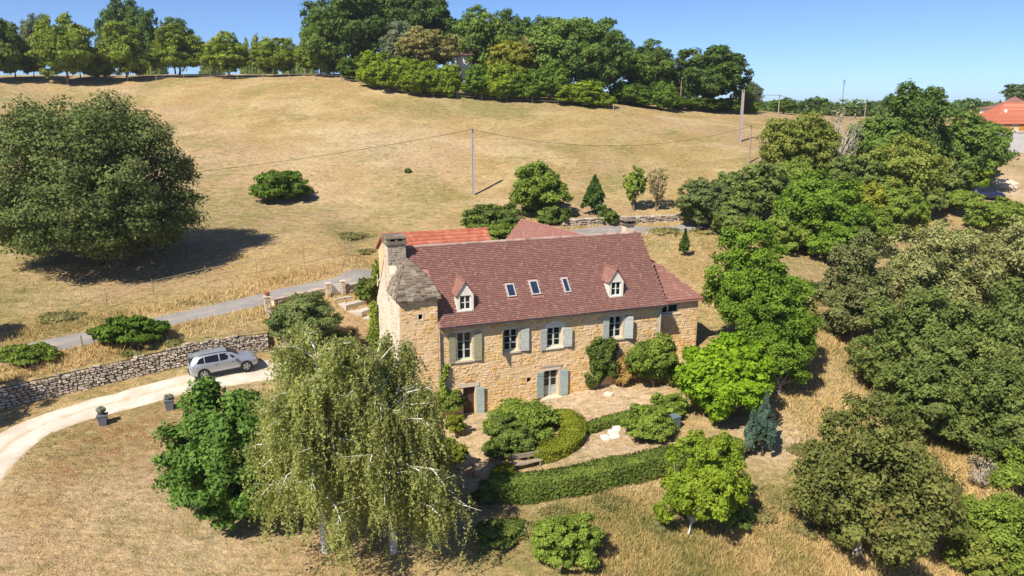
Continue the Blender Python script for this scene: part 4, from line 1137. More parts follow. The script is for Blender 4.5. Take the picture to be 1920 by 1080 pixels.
def limbs(g, base, top, c, C, r0, nb, mb=None):
    """trunk and main limbs to some of the leaf clumps"""
    mb = mb or MB()
    base = np.asarray(base, float); c = np.asarray(c, float)
    fork = base + (np.array([c[0] * 0.2, c[1] * 0.2, 0])) + np.array([0, 0, top])
    mid = (base + fork) / 2 + np.array([g.normal() * 0.06, g.normal() * 0.06, 0]) * top
    mb.tube([base - [0, 0, 0.3], base + [0, 0, 0.02], mid, fork], [r0 * 1.35, r0 * 1.1, r0 * 0.85, r0 * 0.7], 8)
    for i in g.permutation(len(C))[:nb]:
        e = C[i]; m1 = fork + (e - fork) * 0.45 + g.normal(size=3) * 0.06 * np.linalg.norm(e - fork) + np.array([0, 0, 0.08]) * np.linalg.norm(e - fork)
        mb.tube([fork - [0, 0, 0.1 * top], m1, e], [r0 * 0.5, r0 * 0.28, r0 * 0.08], 5, cap=False)
    return mb
def leaf_size(sp, P):
    dist = math.sqrt(P[0] ** 2 + P[1] ** 2 + (P[2] - CAM_H) ** 2)
    return max(0.075, 0.00285 * dist) * SP[sp]['leaf']
def place(bx, by, Y=None):
    if Y is not None:
        p = at_y(bx, 300, Y); return np.array([p[0], Y, gz(p[0], Y)])
    return hit(bx, by)
def survey(bx, by, ytop, xl, xr, Y=None, front=False, back=0.0):
    P = place(bx, by, Y)
    fwd = lambda q: q[1] * math.cos(PITCH) - (q[2] - CAM_H) * math.sin(PITCH)
    if front or back:
        r = 0.4 * (xr - xl) * fwd(P) / FPX if front else back
        k = (P[1] + r) / P[1]
        P = np.array([P[0] * k, P[1] + r, 0]); P[2] = gz(P[0], P[1])
    mpp = fwd(P) / FPX
    W = (xr - xl) * mpp
    t = at_y(bx, ytop, P[1])
    xo = ((xl + xr) / 2 - bx) * mpp
    return P, W, max(0.3, t[2] - P[2]), xo
SEED = [100]
def tree(name, label, cat, sp, bx, by, ytop, xl, xr, Y=None, cb=0.22, shape='round', depth=1.0, group=None, front=False, nb=14, trunk=True, leaf=None, ncap=60000, flat=0.0, r0=None, back=0.0):
    SEED[0] += 1; g = np.random.default_rng(SEED[0])
    P, W, Ht, xo = survey(bx, by, ytop, xl, xr, Y, front, back)
    root = tag(empty(name, P), label, cat, group)
    R = np.array([W / 2, W / 2 * depth, Ht * (1 - cb) / 2]); c = np.array([xo, 0.0, Ht * (1 + cb) / 2])
    lf = leaf or leaf_size(sp, P)
    V, var, C = crown(g, sp, c, R, lf, shape, ncap, flat)
    link('crown' if cat == 'tree' else 'foliage', leaf_mesh(name + '_leaves', V, SP[sp]['mat'], var), root)
    if trunk:
        rr = r0 or max(0.04, 0.024 * Ht)
        mb = limbs(g, (0, 0, 0), max(0.15, Ht * (cb + 0.08)), c, C, rr, nb)
        mb.build('trunk' if cat == 'tree' else 'stem', M[SP[sp]['bark']], root, smooth=True); TRI[0] += len(mb.F) * 2
    return root
def bush(*a, **k):
    k.setdefault('cb', 0.02); k.setdefault('shape', 'dome'); k.setdefault('front', True); k.setdefault('nb', 6)
    return tree(a[0], a[1], 'shrub', *a[2:], **k)

# prototypes shared by the trees of the hilltop (one mesh, many scales and turns)
PROTO = {}
def proto(key, sp, cb, shape, seed, leaf, flat=0.0, n=16000):
    g = np.random.default_rng(seed)
    R = np.array([0.5, 0.5, (1 - cb) / 2]) * 10; c = np.array([0, 0, 10 * (1 + cb) / 2])
    V, var, C = crown(g, sp, c, R, leaf, shape, n, flat)
    mb = limbs(g, (0, 0, 0), 10 * (cb + 0.14), c, C, 0.22, 16)
    PROTO[key] = (leaf_mesh('hill_leaves', V, SP[sp]['mat'], var), mb.data('hill_trunk', M[SP[sp]['bark']], True))
for k in range(3): proto('walnut%d' % k, 'walnut', 0.09, 'dome', 700 + k, 0.33, n=22000)
proto('walnutdark0', 'walnutdark', 0.10, 'dome', 705, 0.33, n=22000)
for k in range(3): proto('oak%d' % k, 'oak', 0.03, 'round', 710 + k, 0.30, n=19000)
for k in range(2): proto('oakmid%d' % k, 'oakmid', 0.04, 'round', 715 + k, 0.30, n=20000)
proto('silver0', 'silver', 0.1, 'round', 720, 0.30)
for k in range(2): proto('laurel%d' % k, 'laurel', 0.0, 'dome', 722 + k, 0.45, n=24000)
proto('laureldark0', 'laureldark', 0.0, 'dome', 725, 0.45, n=24000)
def htree(name, label, cat, key, bx, by, ytop, xl, xr, Y=None, group=None, rz=None, depth=1.0, k=1.12):
    SEED[0] += 1; r = random.Random(SEED[0])
    P, W, Ht, xo = survey(bx, by, ytop, xl, xr, Y)
    root = tag(empty(name, (P[0] + xo * 0.6, P[1], P[2]), r.uniform(0, 6.28) if rz is None else rz), label, cat, group)
    a, b = PROTO[key]
    for nm, me in (('crown' if cat == 'tree' else 'foliage', a), ('trunk' if cat == 'tree' else 'stem', b)):
        o = link(nm, me, root); o.scale = (W / 10 * k, W / 10 * depth * k, Ht / 10 * min(1.0, k + 0.02))
    return root

# --- walnut orchard on the skyline
OG = 'walnut trees of the hilltop orchard'
for i, (key, lab, a) in enumerate([
    ('walnutdark0', 'large dark walnut tree cut by the left edge of the picture', (2, 152, 22, -52, 46)),
    ('walnutdark0', 'narrow dark walnut just right of the leftmost orchard tree', (24, 147, 62, 0, 66)),
    ('walnut0', 'tall broad yellow-green walnut, second big orchard tree from the left', (121, 157, 28, 76, 186)),
    ('walnutdark0', 'low dark walnut between the second and third big orchard trees', (185, 153, 86, 158, 214)),
    ('walnut1', 'round walnut standing in front of the dark skyline trees', (234, 151, 36, 194, 290)),
    ('walnut2', 'round walnut with short bare trunk, fourth big orchard tree', (336, 142, 48, 288, 386)),
    ('walnut0', 'round walnut alone against the sky left of the distant trunks', (433, 146, 60, 386, 472)),
    ('walnut1', 'walnut with forked trunk in front of the row of thin trunks', (518, 143, 66, 474, 554)),
    ('walnut2', 'rightmost broad walnut touching the wooded grove', (600, 141, 70, 564, 644))]):
    htree('walnut_tree', lab, 'tree', key, *a, group=OG, k=0.98)
REAR = ['rear orchard walnut showing left of the forked trunk', 'rear orchard walnut directly behind the forked trunk', 'first thin-trunked rear walnut right of the forked one', 'second thin-trunked rear walnut right of the forked one', 'third thin-trunked rear walnut right of the forked one',
        'small rear walnut wedged against the grove', 'rear walnut in the gap left of the fourth big orchard tree', 'rear walnut behind the second big orchard tree', 'rear walnut left of the one alone against the sky', 'rear walnut near the left edge behind the narrow dark one']
for i, a in enumerate([(478, 134, 60, 446, 510), (500, 133, 70, 478, 530), (546, 137, 70, 524, 572), (562, 136, 76, 545, 588), (578, 137, 76, 560, 604), (624, 139, 84, 604, 652), (290, 137, 66, 262, 316), (150, 147, 58, 126, 178), (395, 138, 76, 372, 420), (62, 146, 66, 40, 90)]):
    htree('walnut_tree', REAR[i], 'tree', 'walnut%d' % (i % 3), *a, group='rear row of the orchard', k=0.92)
# --- dark trees behind the orchard
htree('oak_tree', 'greyish round treetop behind the orchard near the left edge', 'tree', 'silver0', 100, 0, 18, 72, 130, Y=185)
htree('oak_tree', 'highest dark treetop behind the orchard', 'tree', 'oak0', 254, 0, -4, 220, 300, Y=188)
htree('oak_tree', 'dark tree just right of the highest top behind the orchard', 'tree', 'oak1', 296, 0, 14, 268, 328, Y=183)
htree('oak_tree', 'dark tree sloping down right behind the orchard', 'tree', 'oak2', 346, 0, 25, 312, 380, Y=186)
# --- wooded grove on the hilltop
for key, lab, a, Y in [
    ('oakmid0', 'lighter green tree at the left end of the hilltop grove', (618, 0, 20, 580, 656), 156),
    ('oak0', 'huge dark tree cut by the top edge left of centre', (684, 0, -32, 602, 768), 160),
    ('oak1', 'second huge dark tree cut by the top edge above the tan dome tree', (802, 0, -24, 732, 860), 163),
    ('silver0', 'silvery green tree between the two tallest grove trees', (766, 0, 34, 728, 806), 153),
    ('oakmid1', 'round mid green tree right of the gap in the grove skyline', (906, 0, 16, 852, 962), 155),
    ('oak2', 'slender dark tree behind the round mid green one', (948, 0, 10, 918, 986), 165),
    ('oak1', 'dark tree left of the big dense one in the grove', (1002, 0, 30, 958, 1052), 158),
    ('oakmid0', 'big dense tree with lighter left flank in the grove', (1056, 0, 24, 988, 1130), 147),
    ('oak0', 'big dark tree at the right of the dense grove front', (1116, 0, 34, 1058, 1172), 141),
    ('oakmid1', 'half-lit tree behind the right end of the dense grove', (1196, 0, 78, 1158, 1260), 152),
    ('oak2', 'dark tree low in the gap before the lone right-hand clump', (1225, 0, 105, 1195, 1262), 158),
    ('oak1', 'tall dark tree of the clump right of the grove above the dry field', (1326, 0, 84, 1266, 1392), 150),
    ('oakmid0', 'smaller tree leaning on the left of the right-hand clump', (1284, 0, 112, 1254, 1312), 154),
    ('silver0', 'pale small tree at the right end of the right-hand clump', (1396, 0, 150, 1374, 1422), 158)]:
    htree('grove_tree', lab, 'tree', key, *a, Y=Y, group='trees of the hilltop grove')
tree('parasol_tree', 'wide tan dome-shaped tree in front of the grove', 'tree', 'tan', 806, 0, 52, 746, 864, Y=147, cb=0.35, shape='dome', flat=1, ncap=16000)
tree('golden_tree', 'yellow-green tree beside the hilltop roof', 'tree', 'golden', 962, 0, 78, 912, 1008, Y=144, cb=0.2, ncap=12000)
tree('oak_tree', 'orange tinged thin tree between the two big grove masses', 'tree', 'tan', 985, 0, 66, 962, 1016, Y=146, cb=0.35, ncap=8000)
for key, lab, a in [
    ('laureldark0', 'dull green shrub where the orchard meets the hedge', (662, 150, 104, 640, 690)),
    ('laurel0', 'leftmost bright yellow-green shrub of the hilltop hedge', (702, 164, 94, 676, 738)),
    ('laurel1', 'second bright shrub of the hilltop hedge from the left', (744, 172, 104, 718, 780)),
    ('laurel0', 'bright hedge shrub below the tan dome tree', (790, 178, 110, 762, 826)),
    ('laurel1', 'yellow-green hedge shrub left of the hilltop roof', (840, 182, 118, 814, 866)),
    ('laureldark0', 'dark green hedge shrub below the hilltop roof', (900, 185, 120, 870, 930)),
    ('laurel0', 'hedge shrub with dark foot under the yellow-green tree', (936, 187, 118, 908, 972)),
    ('laureldark0', 'blue-green low shrub in the hedge gap', (990, 189, 128, 962, 1018)),
    ('laureldark0', 'tall dark shrub at the foot of the big dense tree', (1034, 191, 118, 1004, 1064)),
    ('laurel1', 'brilliant lime shrub at the right end of the hedge', (1092, 197, 150, 1056, 1134)),
    ('laurel0', 'small lime shrub beside the last fence posts', (1128, 201, 172, 1108, 1150)),
    ('laureldark0', 'dark round shrub behind the last fence posts', (1172, 196, 150, 1146, 1206)),
    ('laureldark0', 'olive shrub standing alone at the field edge by the pole', (1245, 208, 150, 1224, 1264))]:
    htree('hedge_shrub', lab, 'shrub', key, *a, group='shrubs of the hilltop hedge')

for key, lab, a in [('laureldark0', 'dark undergrowth at the left end of the lone right-hand clump', (1268, 205, 178, 1250, 1292)), ('laureldark0', 'dark undergrowth at the right foot of the lone right-hand clump', (1362, 210, 182, 1336, 1392)),
    ('laureldark0', 'low dark undergrowth in the gap beside the half-lit tree', (1205, 200, 168, 1180, 1236)), ('laureldark0', 'low undergrowth in the middle of the lone right-hand clump', (1316, 208, 180, 1288, 1344)),
    ('laurel1', 'pale low shrub at the right tip of the lone clump', (1408, 212, 190, 1392, 1424))]:
    htree('undergrowth', lab, 'shrub', key, *a, group='undergrowth on the ridge')
# --- field
tree('holm_oak', 'big round dark holm oak standing alone in the left field', 'tree', 'holm', 190, 496, 172, -4, 378, cb=0.0, shape='dome', ncap=100000, nb=30, depth=0.92)
bush('field_bush', 'dense green bush alone in the field right of the big oak', 'laureldark', 524, 388, 318, 466, 582, ncap=14000)
bush('small_bush', 'tiny dark bush alone in the middle of the field', 'scrubdark', 765, 325, 316, 759, 772, ncap=500, trunk=False)
bush('roadside_shrub', 'broad leafy shrub on top of the dry-stone wall', 'laureldark', 258, 676, 594, 186, 322, ncap=16000, depth=0.8)
bush('roadside_shrub', 'low olive shrub at the left end beside the lane', 'scrub', 60, 700, 648, 8, 110, ncap=9000, depth=0.8)
WEEDS = [(655, 450, 436, 625, 690), (680, 478, 466, 668, 702), (745, 512, 502, 735, 760), (520, 640, 612, 500, 545),
         (1420, 985, 955, 1396, 1452), (1500, 860, 834, 1476, 1532), (1460, 960, 934, 1440, 1490), (1770, 930, 895, 1750, 1800), (1680, 690, 670, 1656, 1712), (1600, 700, 684, 1575, 1630), (1230, 1000, 974, 1200, 1262), (1140, 960, 938, 1110, 1175), (110, 606, 596, 80, 150),
         (390, 672, 656, 380, 400), (1320, 440, 430, 1296, 1348), (1240, 440, 431, 1210, 1275), (1050, 985, 962, 1010, 1085), (980, 1010, 992, 950, 1012), (1500, 1010, 992, 1466, 1534), (1640, 740, 724, 1620, 1660), (330, 684, 668, 312, 350), (250, 706, 692, 228, 276)]
def weeds():
    VV = []; AA = []
    for i, a in enumerate(WEEDS):
        g = np.random.default_rng(900 + i)
        P, W, Ht, xo = survey(*a, front=True)
        V, var, C = crown(g, 'weed', (xo, 0, Ht * 0.4), (W / 2, W / 2, Ht * 0.4), leaf_size('weed', P), 'dome', 1500)
        VV.append(V + P); AA.append(var)
    tag(link('weeds', leaf_mesh('weeds', np.concatenate(VV), SP['weed']['mat'], np.concatenate(AA))), kind='stuff')
species('weed', (0.130, 0.150, 0.034), (0.340, 0.300, 0.130), 0.40, 0.8, 0.55, 0.30, 'bark', lump=0.55, lobe=0.5)
weeds()
# --- behind the house
bush('upright_shrub', 'tall upright green shrub on the bank behind the house', 'scrub', 1008, 418, 294, 955, 1062, cb=0.0, shape='dome', ncap=20000)
bush('dark_shrub', 'dark low shrub at the right foot of the tall upright shrub', 'scrubdark', 1040, 426, 380, 1010, 1068, ncap=6000)
bush('ivy_clump', 'spreading olive thicket behind the orange barn roof', 'scrubdark', 925, 452, 384, 862, 990, ncap=14000, depth=0.8)
bush('ivy_clump', 'bright green thicket foot between the two rear roofs', 'scrub', 938, 462, 415, 900, 980, ncap=7000)
bush('conifer_shrub', 'small dark cone-shaped shrub on the bank behind the ridge', 'oak', 1114, 410, 328, 1086, 1140, cb=0.0, shape='cone', ncap=9000)
bush('dark_shrub', 'dark shrub hanging over the bank wall below the cone shrub', 'scrubdark', 1138, 424, 392, 1120, 1158, ncap=3000)
bush('twiggy_tree', 'sparse half-bare young tree left of its greyer twin', 'scrub', 1188, 402, 308, 1162, 1212, cb=0.1, shape='vase', ncap=1500, nb=26)
bush('twiggy_tree', 'sparse grey half-bare young tree on the bank', 'dryleaf', 1230, 402, 306, 1208, 1252, cb=0.1, shape='vase', ncap=1100, nb=30)
bush('small_conifer', 'lone small conifer in the dry grass right of the ridge', 'oak', 1282, 484, 432, 1270, 1295, cb=0.0, shape='cone', ncap=2500)
bush('dry_shrub', 'dry straw coloured shrub left of the blue-green thicket', 'dryleaf', 1296, 415, 330, 1278, 1322, cb=0, ncap=1600, shape='vase')
# --- thicket on the right
TH = [
    ('yellowgreen', 'yellow-green tree beside the cable pole in the right thicket', (1500, 0, 208, 1432, 1572), 97, 0.0),
    ('bare', 'thin half-dead tan tree in the thicket', (1572, 0, 196, 1540, 1612), 100, 0.15),
    ('oak', 'tall dark green tree topping the right thicket', (1704, 0, 158, 1640, 1768), 108, 0.05),
    ('oakmid', 'mid green tree left of the tall dark one', (1636, 0, 216, 1584, 1704), 104, 0.0),
    ('oakmid', 'wide mid green tree right of the tall dark one', (1800, 0, 214, 1752, 1884), 110, 0.0),
    ('greenwood', 'dark olive tree at the front left of the thicket', (1432, 0, 298, 1368, 1492), 84, 0.0),
    ('rosemary', 'blue-green leafy bush at the left end of the thicket', (1326, 0, 338, 1272, 1380), 82, 0.0),
    ('cherry', 'large bright green walnut in front of the thicket', (1548, 0, 318, 1466, 1632), 76, 0.0),
    ('golden', 'yellow tree beside the large bright green one', (1640, 0, 336, 1608, 1674), 84, 0.0),
    ('yellowgreen', 'pale green rounded tree in the middle of the thicket', (1690, 0, 262, 1614, 1766), 94, 0.0),
    ('scrub', 'dark leaved tree right of the yellow one', (1690, 0, 344, 1640, 1742), 84, 0.0),
    ('laurel', 'bright round bush above the dark blue car', (1830, 0, 306, 1796, 1866), 108, 0.0),
    ('scrub', 'leafy bush hiding the nose of the blue car', (1786, 0, 352, 1726, 1846), 97, 0.0),
    ('golden', 'small yellow bush at the upper edge of the right wood', (1722, 0, 380, 1694, 1752), 84, 0.0),
    ('yellowgreen', 'yellowish bush on the bank below the grey block wall', (1850, 0, 286, 1822, 1880), 118, 0.0),
    ('greenwood', 'shrubby tree below the tan half-dead one', (1590, 0, 282, 1540, 1650), 92, 0.0),
    ('greenwood', 'shadowed tree low between the pale green and mid green ones', (1760, 0, 300, 1716, 1812), 100, 0.0)]
TH += [(sp, lab, a, Y, 0.0) for sp, lab, a, Y in [
    ('greenwood', 'dark bush at the lower left edge of the thicket', (1390, 0, 372, 1340, 1446), 79),
    ('scrub', 'leafy bush under the large bright green walnut', (1480, 0, 402, 1440, 1530), 75),
    ('cherry', 'low bright bush at the lower right of the large walnut', (1590, 0, 400, 1540, 1650), 73),
    ('scrub', 'dark bush between the thicket and the grey-green oak', (1650, 0, 395, 1600, 1700), 78),
    ('yellowgreen', 'bush filling the thicket left of the small yellow one', (1690, 0, 368, 1640, 1744), 88),
    ('laureldark', 'dark bush under the wide mid green tree', (1770, 0, 320, 1720, 1826), 103),
    ('greenwood', 'bush at the foot of the tall dark tree', (1680, 0, 296, 1630, 1740), 100),
    ('scrub', 'bush at the foot of the yellow-green pole-side tree', (1500, 0, 300, 1440, 1560), 90),
    ('scrub', 'rough bush on the right edge under the stony bank', (1885, 0, 372, 1836, 1940), 88),
    ('greenwood', 'bush behind the bank wall left of the thicket', (1370, 0, 320, 1330, 1420), 86),
    ('greenwood', 'shaded filler bush left of the leafy car-side bush', (1740, 0, 346, 1700, 1786), 93)]]
for sp, lab, a, Y, cb in TH:
    tree('thicket_tree', lab, 'tree', sp, *a, Y=Y, cb=cb, group='trees of the right-hand thicket', ncap=17000 if sp != 'bare' else 900, nb=34 if sp == 'bare' else 8)
# --- near the right end of the house
spread = tree('walnut_tree', 'bright spreading tree with pale grey trunk right of the extension', 'tree', 'cherry', 1404, 664, 424, 1314, 1490, cb=0.05, ncap=32000, nb=26, depth=1.0)
boughs = [tree('walnut_tree', 'low leafy bough', 'tree', 'cherry', 1460, 738, 560, 1396, 1526, cb=0.02, ncap=16000, nb=12),
          tree('walnut_tree', 'middle leafy bough', 'tree', 'cherry', 1440, 700, 500, 1376, 1516, cb=0.10, ncap=14000, nb=12)]
for e in boughs:                                   # the same tree: its boughs become parts of it
    for ch_ in list(e.children):
        ch_.parent = spread; ch_.location = e.location - spread.location
        ch_.name = 'bough' if ch_.name.startswith('crown') else 'limb'
    bpy.data.objects.remove(e)
bush('catalpa', 'brilliant lime green rounded tree with large leaves at the terrace corner', 'lime', 1355, 822, 628, 1272, 1440, ncap=32000, shape='round', cb=0.0)
bush('columnar_cypress', 'blue-green columnar cypress at the hedge end', 'cypress', 1428, 866, 726, 1402, 1454, shape='cone', ncap=14000)
bush('columnar_cypress', 'shorter twin of the blue-green cypress', 'cypress', 1405, 862, 762, 1386, 1424, shape='cone', ncap=7000)
bush('facade_shrub', 'dark upright shrub against the farmhouse wall right of the door', 'scrubdark', 1124, 742, 630, 1088, 1162, ncap=15000, shape='round', cb=0.0, depth=0.7)
bush('facade_shrub', 'looser green shrub at the right end of the farmhouse wall', 'scrub', 1224, 750, 626, 1168, 1280, ncap=17000, shape='round', cb=0.0, depth=0.7)
bush('dry_vine', 'dry orange vine between the two wall shrubs', 'dryivy', 1168, 735, 662, 1150, 1188, ncap=3000, depth=0.5)
# --- garden
bush('garden_shrub', 'large mounded shrub in front of the lower door', 'mound', 976, 836, 754, 910, 1042, ncap=20000)
bush('garden_shrub', 'darker shrub joined to the left of the mounded one', 'scrubdark', 945, 868, 782, 904, 1000, ncap=14000)
bush('round_bush', 'clipped rounded bush beside the blue-grey bin', 'mound', 1210, 834, 760, 1164, 1258, ncap=16000)
bush('round_bush', 'dry topped shrub behind the blue-grey bin', 'scrub', 1255, 795, 738, 1215, 1290, ncap=9000)
bush('topiary_ball', 'small clipped yellow-green ball near the lower door', 'box', 854, 824, 776, 834, 876, ncap=9000, shape='round', cb=0.04)
bush('topiary_ball', 'bigger clipped green ball in front of the birch', 'box', 850, 892, 824, 818, 882, ncap=12000, shape='round', cb=0.03)
bush('climbing_shrub', 'bushy green climber left of the lower door', 'ivy', 832, 796, 716, 784, 880, ncap=15000, depth=0.8)
bush('purple_shrub', 'dark purple leaved shrub seen through the birch', 'purple', 618, 790, 735, 596, 640, ncap=5000)
bush('rosemary_bush', 'large feathery green shrub inside the garden wall', 'rosemary', 578, 684, 548, 518, 640, ncap=22000)
bush('rosemary_bush', 'smaller feathery shrub below the large one', 'rosemary', 626, 690, 622, 588, 668, ncap=11000)
bush('gate_shrub', 'dark green shrub between the slab path and the tower', 'scrubdark', 690, 578, 520, 662, 716, ncap=8000)
bush('gate_shrub', 'bright ivy growing up the tower corner behind the path', 'ivy', 714, 572, 474, 700, 730, ncap=8000, shape='round', cb=0.0)
bush('gate_shrub', 'small green clump at the foot of the gable downpipe', 'ivy', 700, 650, 620, 688, 716, ncap=3000)
bush('garden_shrub', 'loose green shrub between the climber and the larger clipped ball', 'scrub', 812, 850, 800, 786, 836, ncap=6000)
bush('garden_shrub', 'yellowish low shrub under the terrace hedge beside the mounded shrub', 'yellowgreen', 1030, 800, 772, 1008, 1056, ncap=5000)
bush('garden_shrub', 'dark shrub at the left end of the long clipped hedge', 'scrubdark', 912, 955, 905, 884, 942, ncap=6000)
# --- right wood
for sp, lab, a, k in [
    ('greywood', 'grey-green oak at the left end of the right wood', (1596, 640, 442, 1526, 1664), 26000),
    ('paletop', 'pale crowned tree at the upper edge of the right wood', (1740, 640, 402, 1640, 1850), 30000),
    ('paletop', 'second pale crowned tree at the right edge of the wood', (1880, 640, 392, 1790, 1990), 24000),
    ('greenwood', 'dense dark tree in the middle of the right wood', (1690, 740, 520, 1598, 1790), 28000),
    ('greenwood', 'large dark tree at the right edge of the wood', (1850, 780, 520, 1740, 1980), 30000),
    ('greenwood', 'front dark tree of the wood overhanging the dry path', (1720, 818, 640, 1636, 1812), 24000),
    ('greenwood', 'lowest dark tree of the wood above the lime shrubs', (1830, 855, 660, 1750, 1920), 22000)]:
    tree('wood_tree', lab, 'tree', sp, *a, cb=0.03, shape='dome', ncap=k, nb=14, group='trees of the right-hand wood')
tree('maple_tree', 'dark leaved maple with browning tips at the lower right', 'tree', 'maple', 1606, 1040, 742, 1474, 1764, cb=0.06, shape='dome', ncap=36000, nb=26)
for sp, lab, a, k in [
    ('scrub', 'light green scrub filling the lower right corner', (1870, 1130, 900, 1772, 1990), 22000),
    ('scrub', 'green scrub at the right edge below the wood', (1915, 960, 790, 1862, 1990), 12000),
    ('yellowgreen', 'yellowish scrub left of the lower right corner', (1815, 1110, 980, 1766, 1880), 9000)]:
    bush('scrub', lab, sp, *a, ncap=k)
bush('bare_shrub', 'grey leafless shrub beside the lower right scrub', 'bare', 1834, 935, 855, 1802, 1866, ncap=700, nb=40, shape='vase')
tree('young_tree', 'slim lime green tree with white trunk in front of the hedge', 'tree', 'limetree', 1290, 1004, 806, 1234, 1392, cb=0.05, shape='dome', ncap=26000, nb=22, depth=0.9, r0=0.06)
bush('dark_shrub', 'dark bramble in the shade of the slim lime green tree', 'scrubdark', 1372, 1006, 936, 1340, 1408, ncap=9000)
bush('dark_shrub', 'low bramble left of the white trunk', 'scrubdark', 1285, 975, 940, 1262, 1310, ncap=3000)
bush('bramble', 'dark leafy bramble at the bottom edge right of centre', 'scrub', 1060, 1100, 970, 996, 1128, ncap=18000, depth=0.8, shape='round', cb=0.0)
bush('bramble', 'low bramble under the right end of the birch', 'scrubdark', 930, 1030, 985, 890, 985, ncap=5000)
# --- fig in front of the drive
tree('fig_tree', 'huge glossy dark green fig tree beside the drive', 'tree', 'fig', 446, 958, 720, 320, 572, cb=0.0, shape='dome', ncap=40000, nb=10)

# --- weeping birches
def birch(label, bx, by, ytop, xl, xr, seed, lean, nbr, nst):
    g = np.random.default_rng(seed)
    P, W, Ht, xo = survey(bx, by, ytop, xl, xr)
    root = tag(empty('birch_tree', P), label, 'tree', 'weeping birches in front of the house')
    mb = MB(); tr = []
    for k in range(9):
        t = k / 8; tr.append(np.array([lean[0] * t + 0.12 * math.sin(5 * t + seed), lean[1] * t, Ht * 0.97 * t]))
    mb.tube([tr[0] - [0, 0, 0.3]] + tr, [0.24] + [0.20 * (1 - 0.85 * k / 8) for k in range(9)], 9)
    # second stem
    st = [tr[2] + np.array([(W * 0.12) * t, -0.5 * t, Ht * 0.55 * t]) for t in np.linspace(0, 1, 5)]
    mb.tube(st, [0.12, 0.10, 0.08, 0.05, 0.03], 7)
    tips = []
    for i in range(nbr):
        t = g.uniform(0.22, 0.98); a = i * 2.4 + g.normal() * 0.4
        src = tr[0] * 0 + np.array([np.interp(t, np.linspace(0, 1, 9), [q[j] for q in tr]) for j in range(3)])
        out = W / 2 * (0.30 + 0.78 * (1 - t) ** 0.6) * g.uniform(0.75, 1.08)
        d = np.array([math.cos(a), math.sin(a), 0])
        rise = out * g.uniform(0.20, 0.55)
        p1 = src + d * out * 0.45 + [0, 0, rise * 0.85]; p2 = src + d * out * 0.8 + [0, 0, rise]; p3 = src + d * out + [0, 0, rise * 0.75]
        r = 0.075 * (1 - t) + 0.034
        mb.tube([src, p1, p2, p3], [r, r * 0.7, r * 0.45, r * 0.15], 5, cap=False)
        for q in range(3):          # side twigs
            b = p1 + (p3 - p1) * g.uniform(0, 0.9); e = b + np.array([g.normal() * 0.5, g.normal() * 0.5, g.uniform(0, 0.4)]) * out * 0.35
            mb.tube([b, e], [r * 0.35, 0.006], 4, cap=False); tips.append((b, e))
        tips.append((p1, p2)); tips.append((p2, p3)); tips.append((src + (p1 - src) * 0.5, p1)); tips.append((p2, p3))
    mb.build('trunk', M['barkbirch'], root, smooth=True); TRI[0] += len(mb.F) * 2
    # hanging leafy strands
    PP = []; NN = []; VV = []
    for i in range(nst):
        a, b = tips[g.integers(len(tips))]
        p = a + (b - a) * g.random() + g.normal(size=3) * 0.16
        zmin = 0.35
        L_ = min(g.uniform(0.4, 2.2) * (1.0 if g.random() < 0.8 else 1.6), max(0.4, p[2] - zmin))
        n = int(L_ * 17) + 4
        t = np.linspace(0, 1, n) ** 0.9
        sw = g.normal(size=2) * 0.24
        x = p[0] + sw[0] * t * L_ + g.normal(size=n) * 0.045; y = p[1] + sw[1] * t * L_ + g.normal(size=n) * 0.045; z = p[2] - L_ * t + 0.15 * np.sin(t * 3) + g.normal(size=n) * 0.03
        PP.append(np.stack([x, y, z], -1)); NN.append(np.stack([g.normal(size=n), g.normal(size=n), g.normal(size=n) * 0.5 + 0.35], -1) + np.array([-.15, -.35, 0]))
        VV.append(np.clip(0.6 * g.random() + 0.4 * g.random(n), 0, 1))
    PP = np.concatenate(PP); NN = np.concatenate(NN); VV = np.concatenate(VV)
    link('crown', leaf_mesh('birch_leaves', leaf_tris(g, PP, NN, np.full(len(PP), 0.10), 0.58), SP['birch']['mat'], VV), root)
species('birch', (0.190, 0.215, 0.052), (0.420, 0.435, 0.150), 0.50, 1.0, 0.37, 1.0, 'barkbirch')
birch('left of the two weeping birches, white trunk beside the fig tree', 612, 1035, 636, 456, 764, 41, (-0.1, 0.4), 54, 3500)
birch('right of the two weeping birches, white trunk before the tower', 742, 1035, 648, 604, 906, 43, (-0.7, 0.3), 56, 3700)
tree('shade_tree', 'tree left of the picture whose shade falls on the drive', 'tree', 'oakmid', -250, 850, 520, -350, -170, cb=0.15, ncap=14000)
tree('shade_tree', 'tree left of the picture whose shade falls on the field', 'tree', 'oakmid', -150, 665, 450, -225, -95, cb=0.15, ncap=9000)

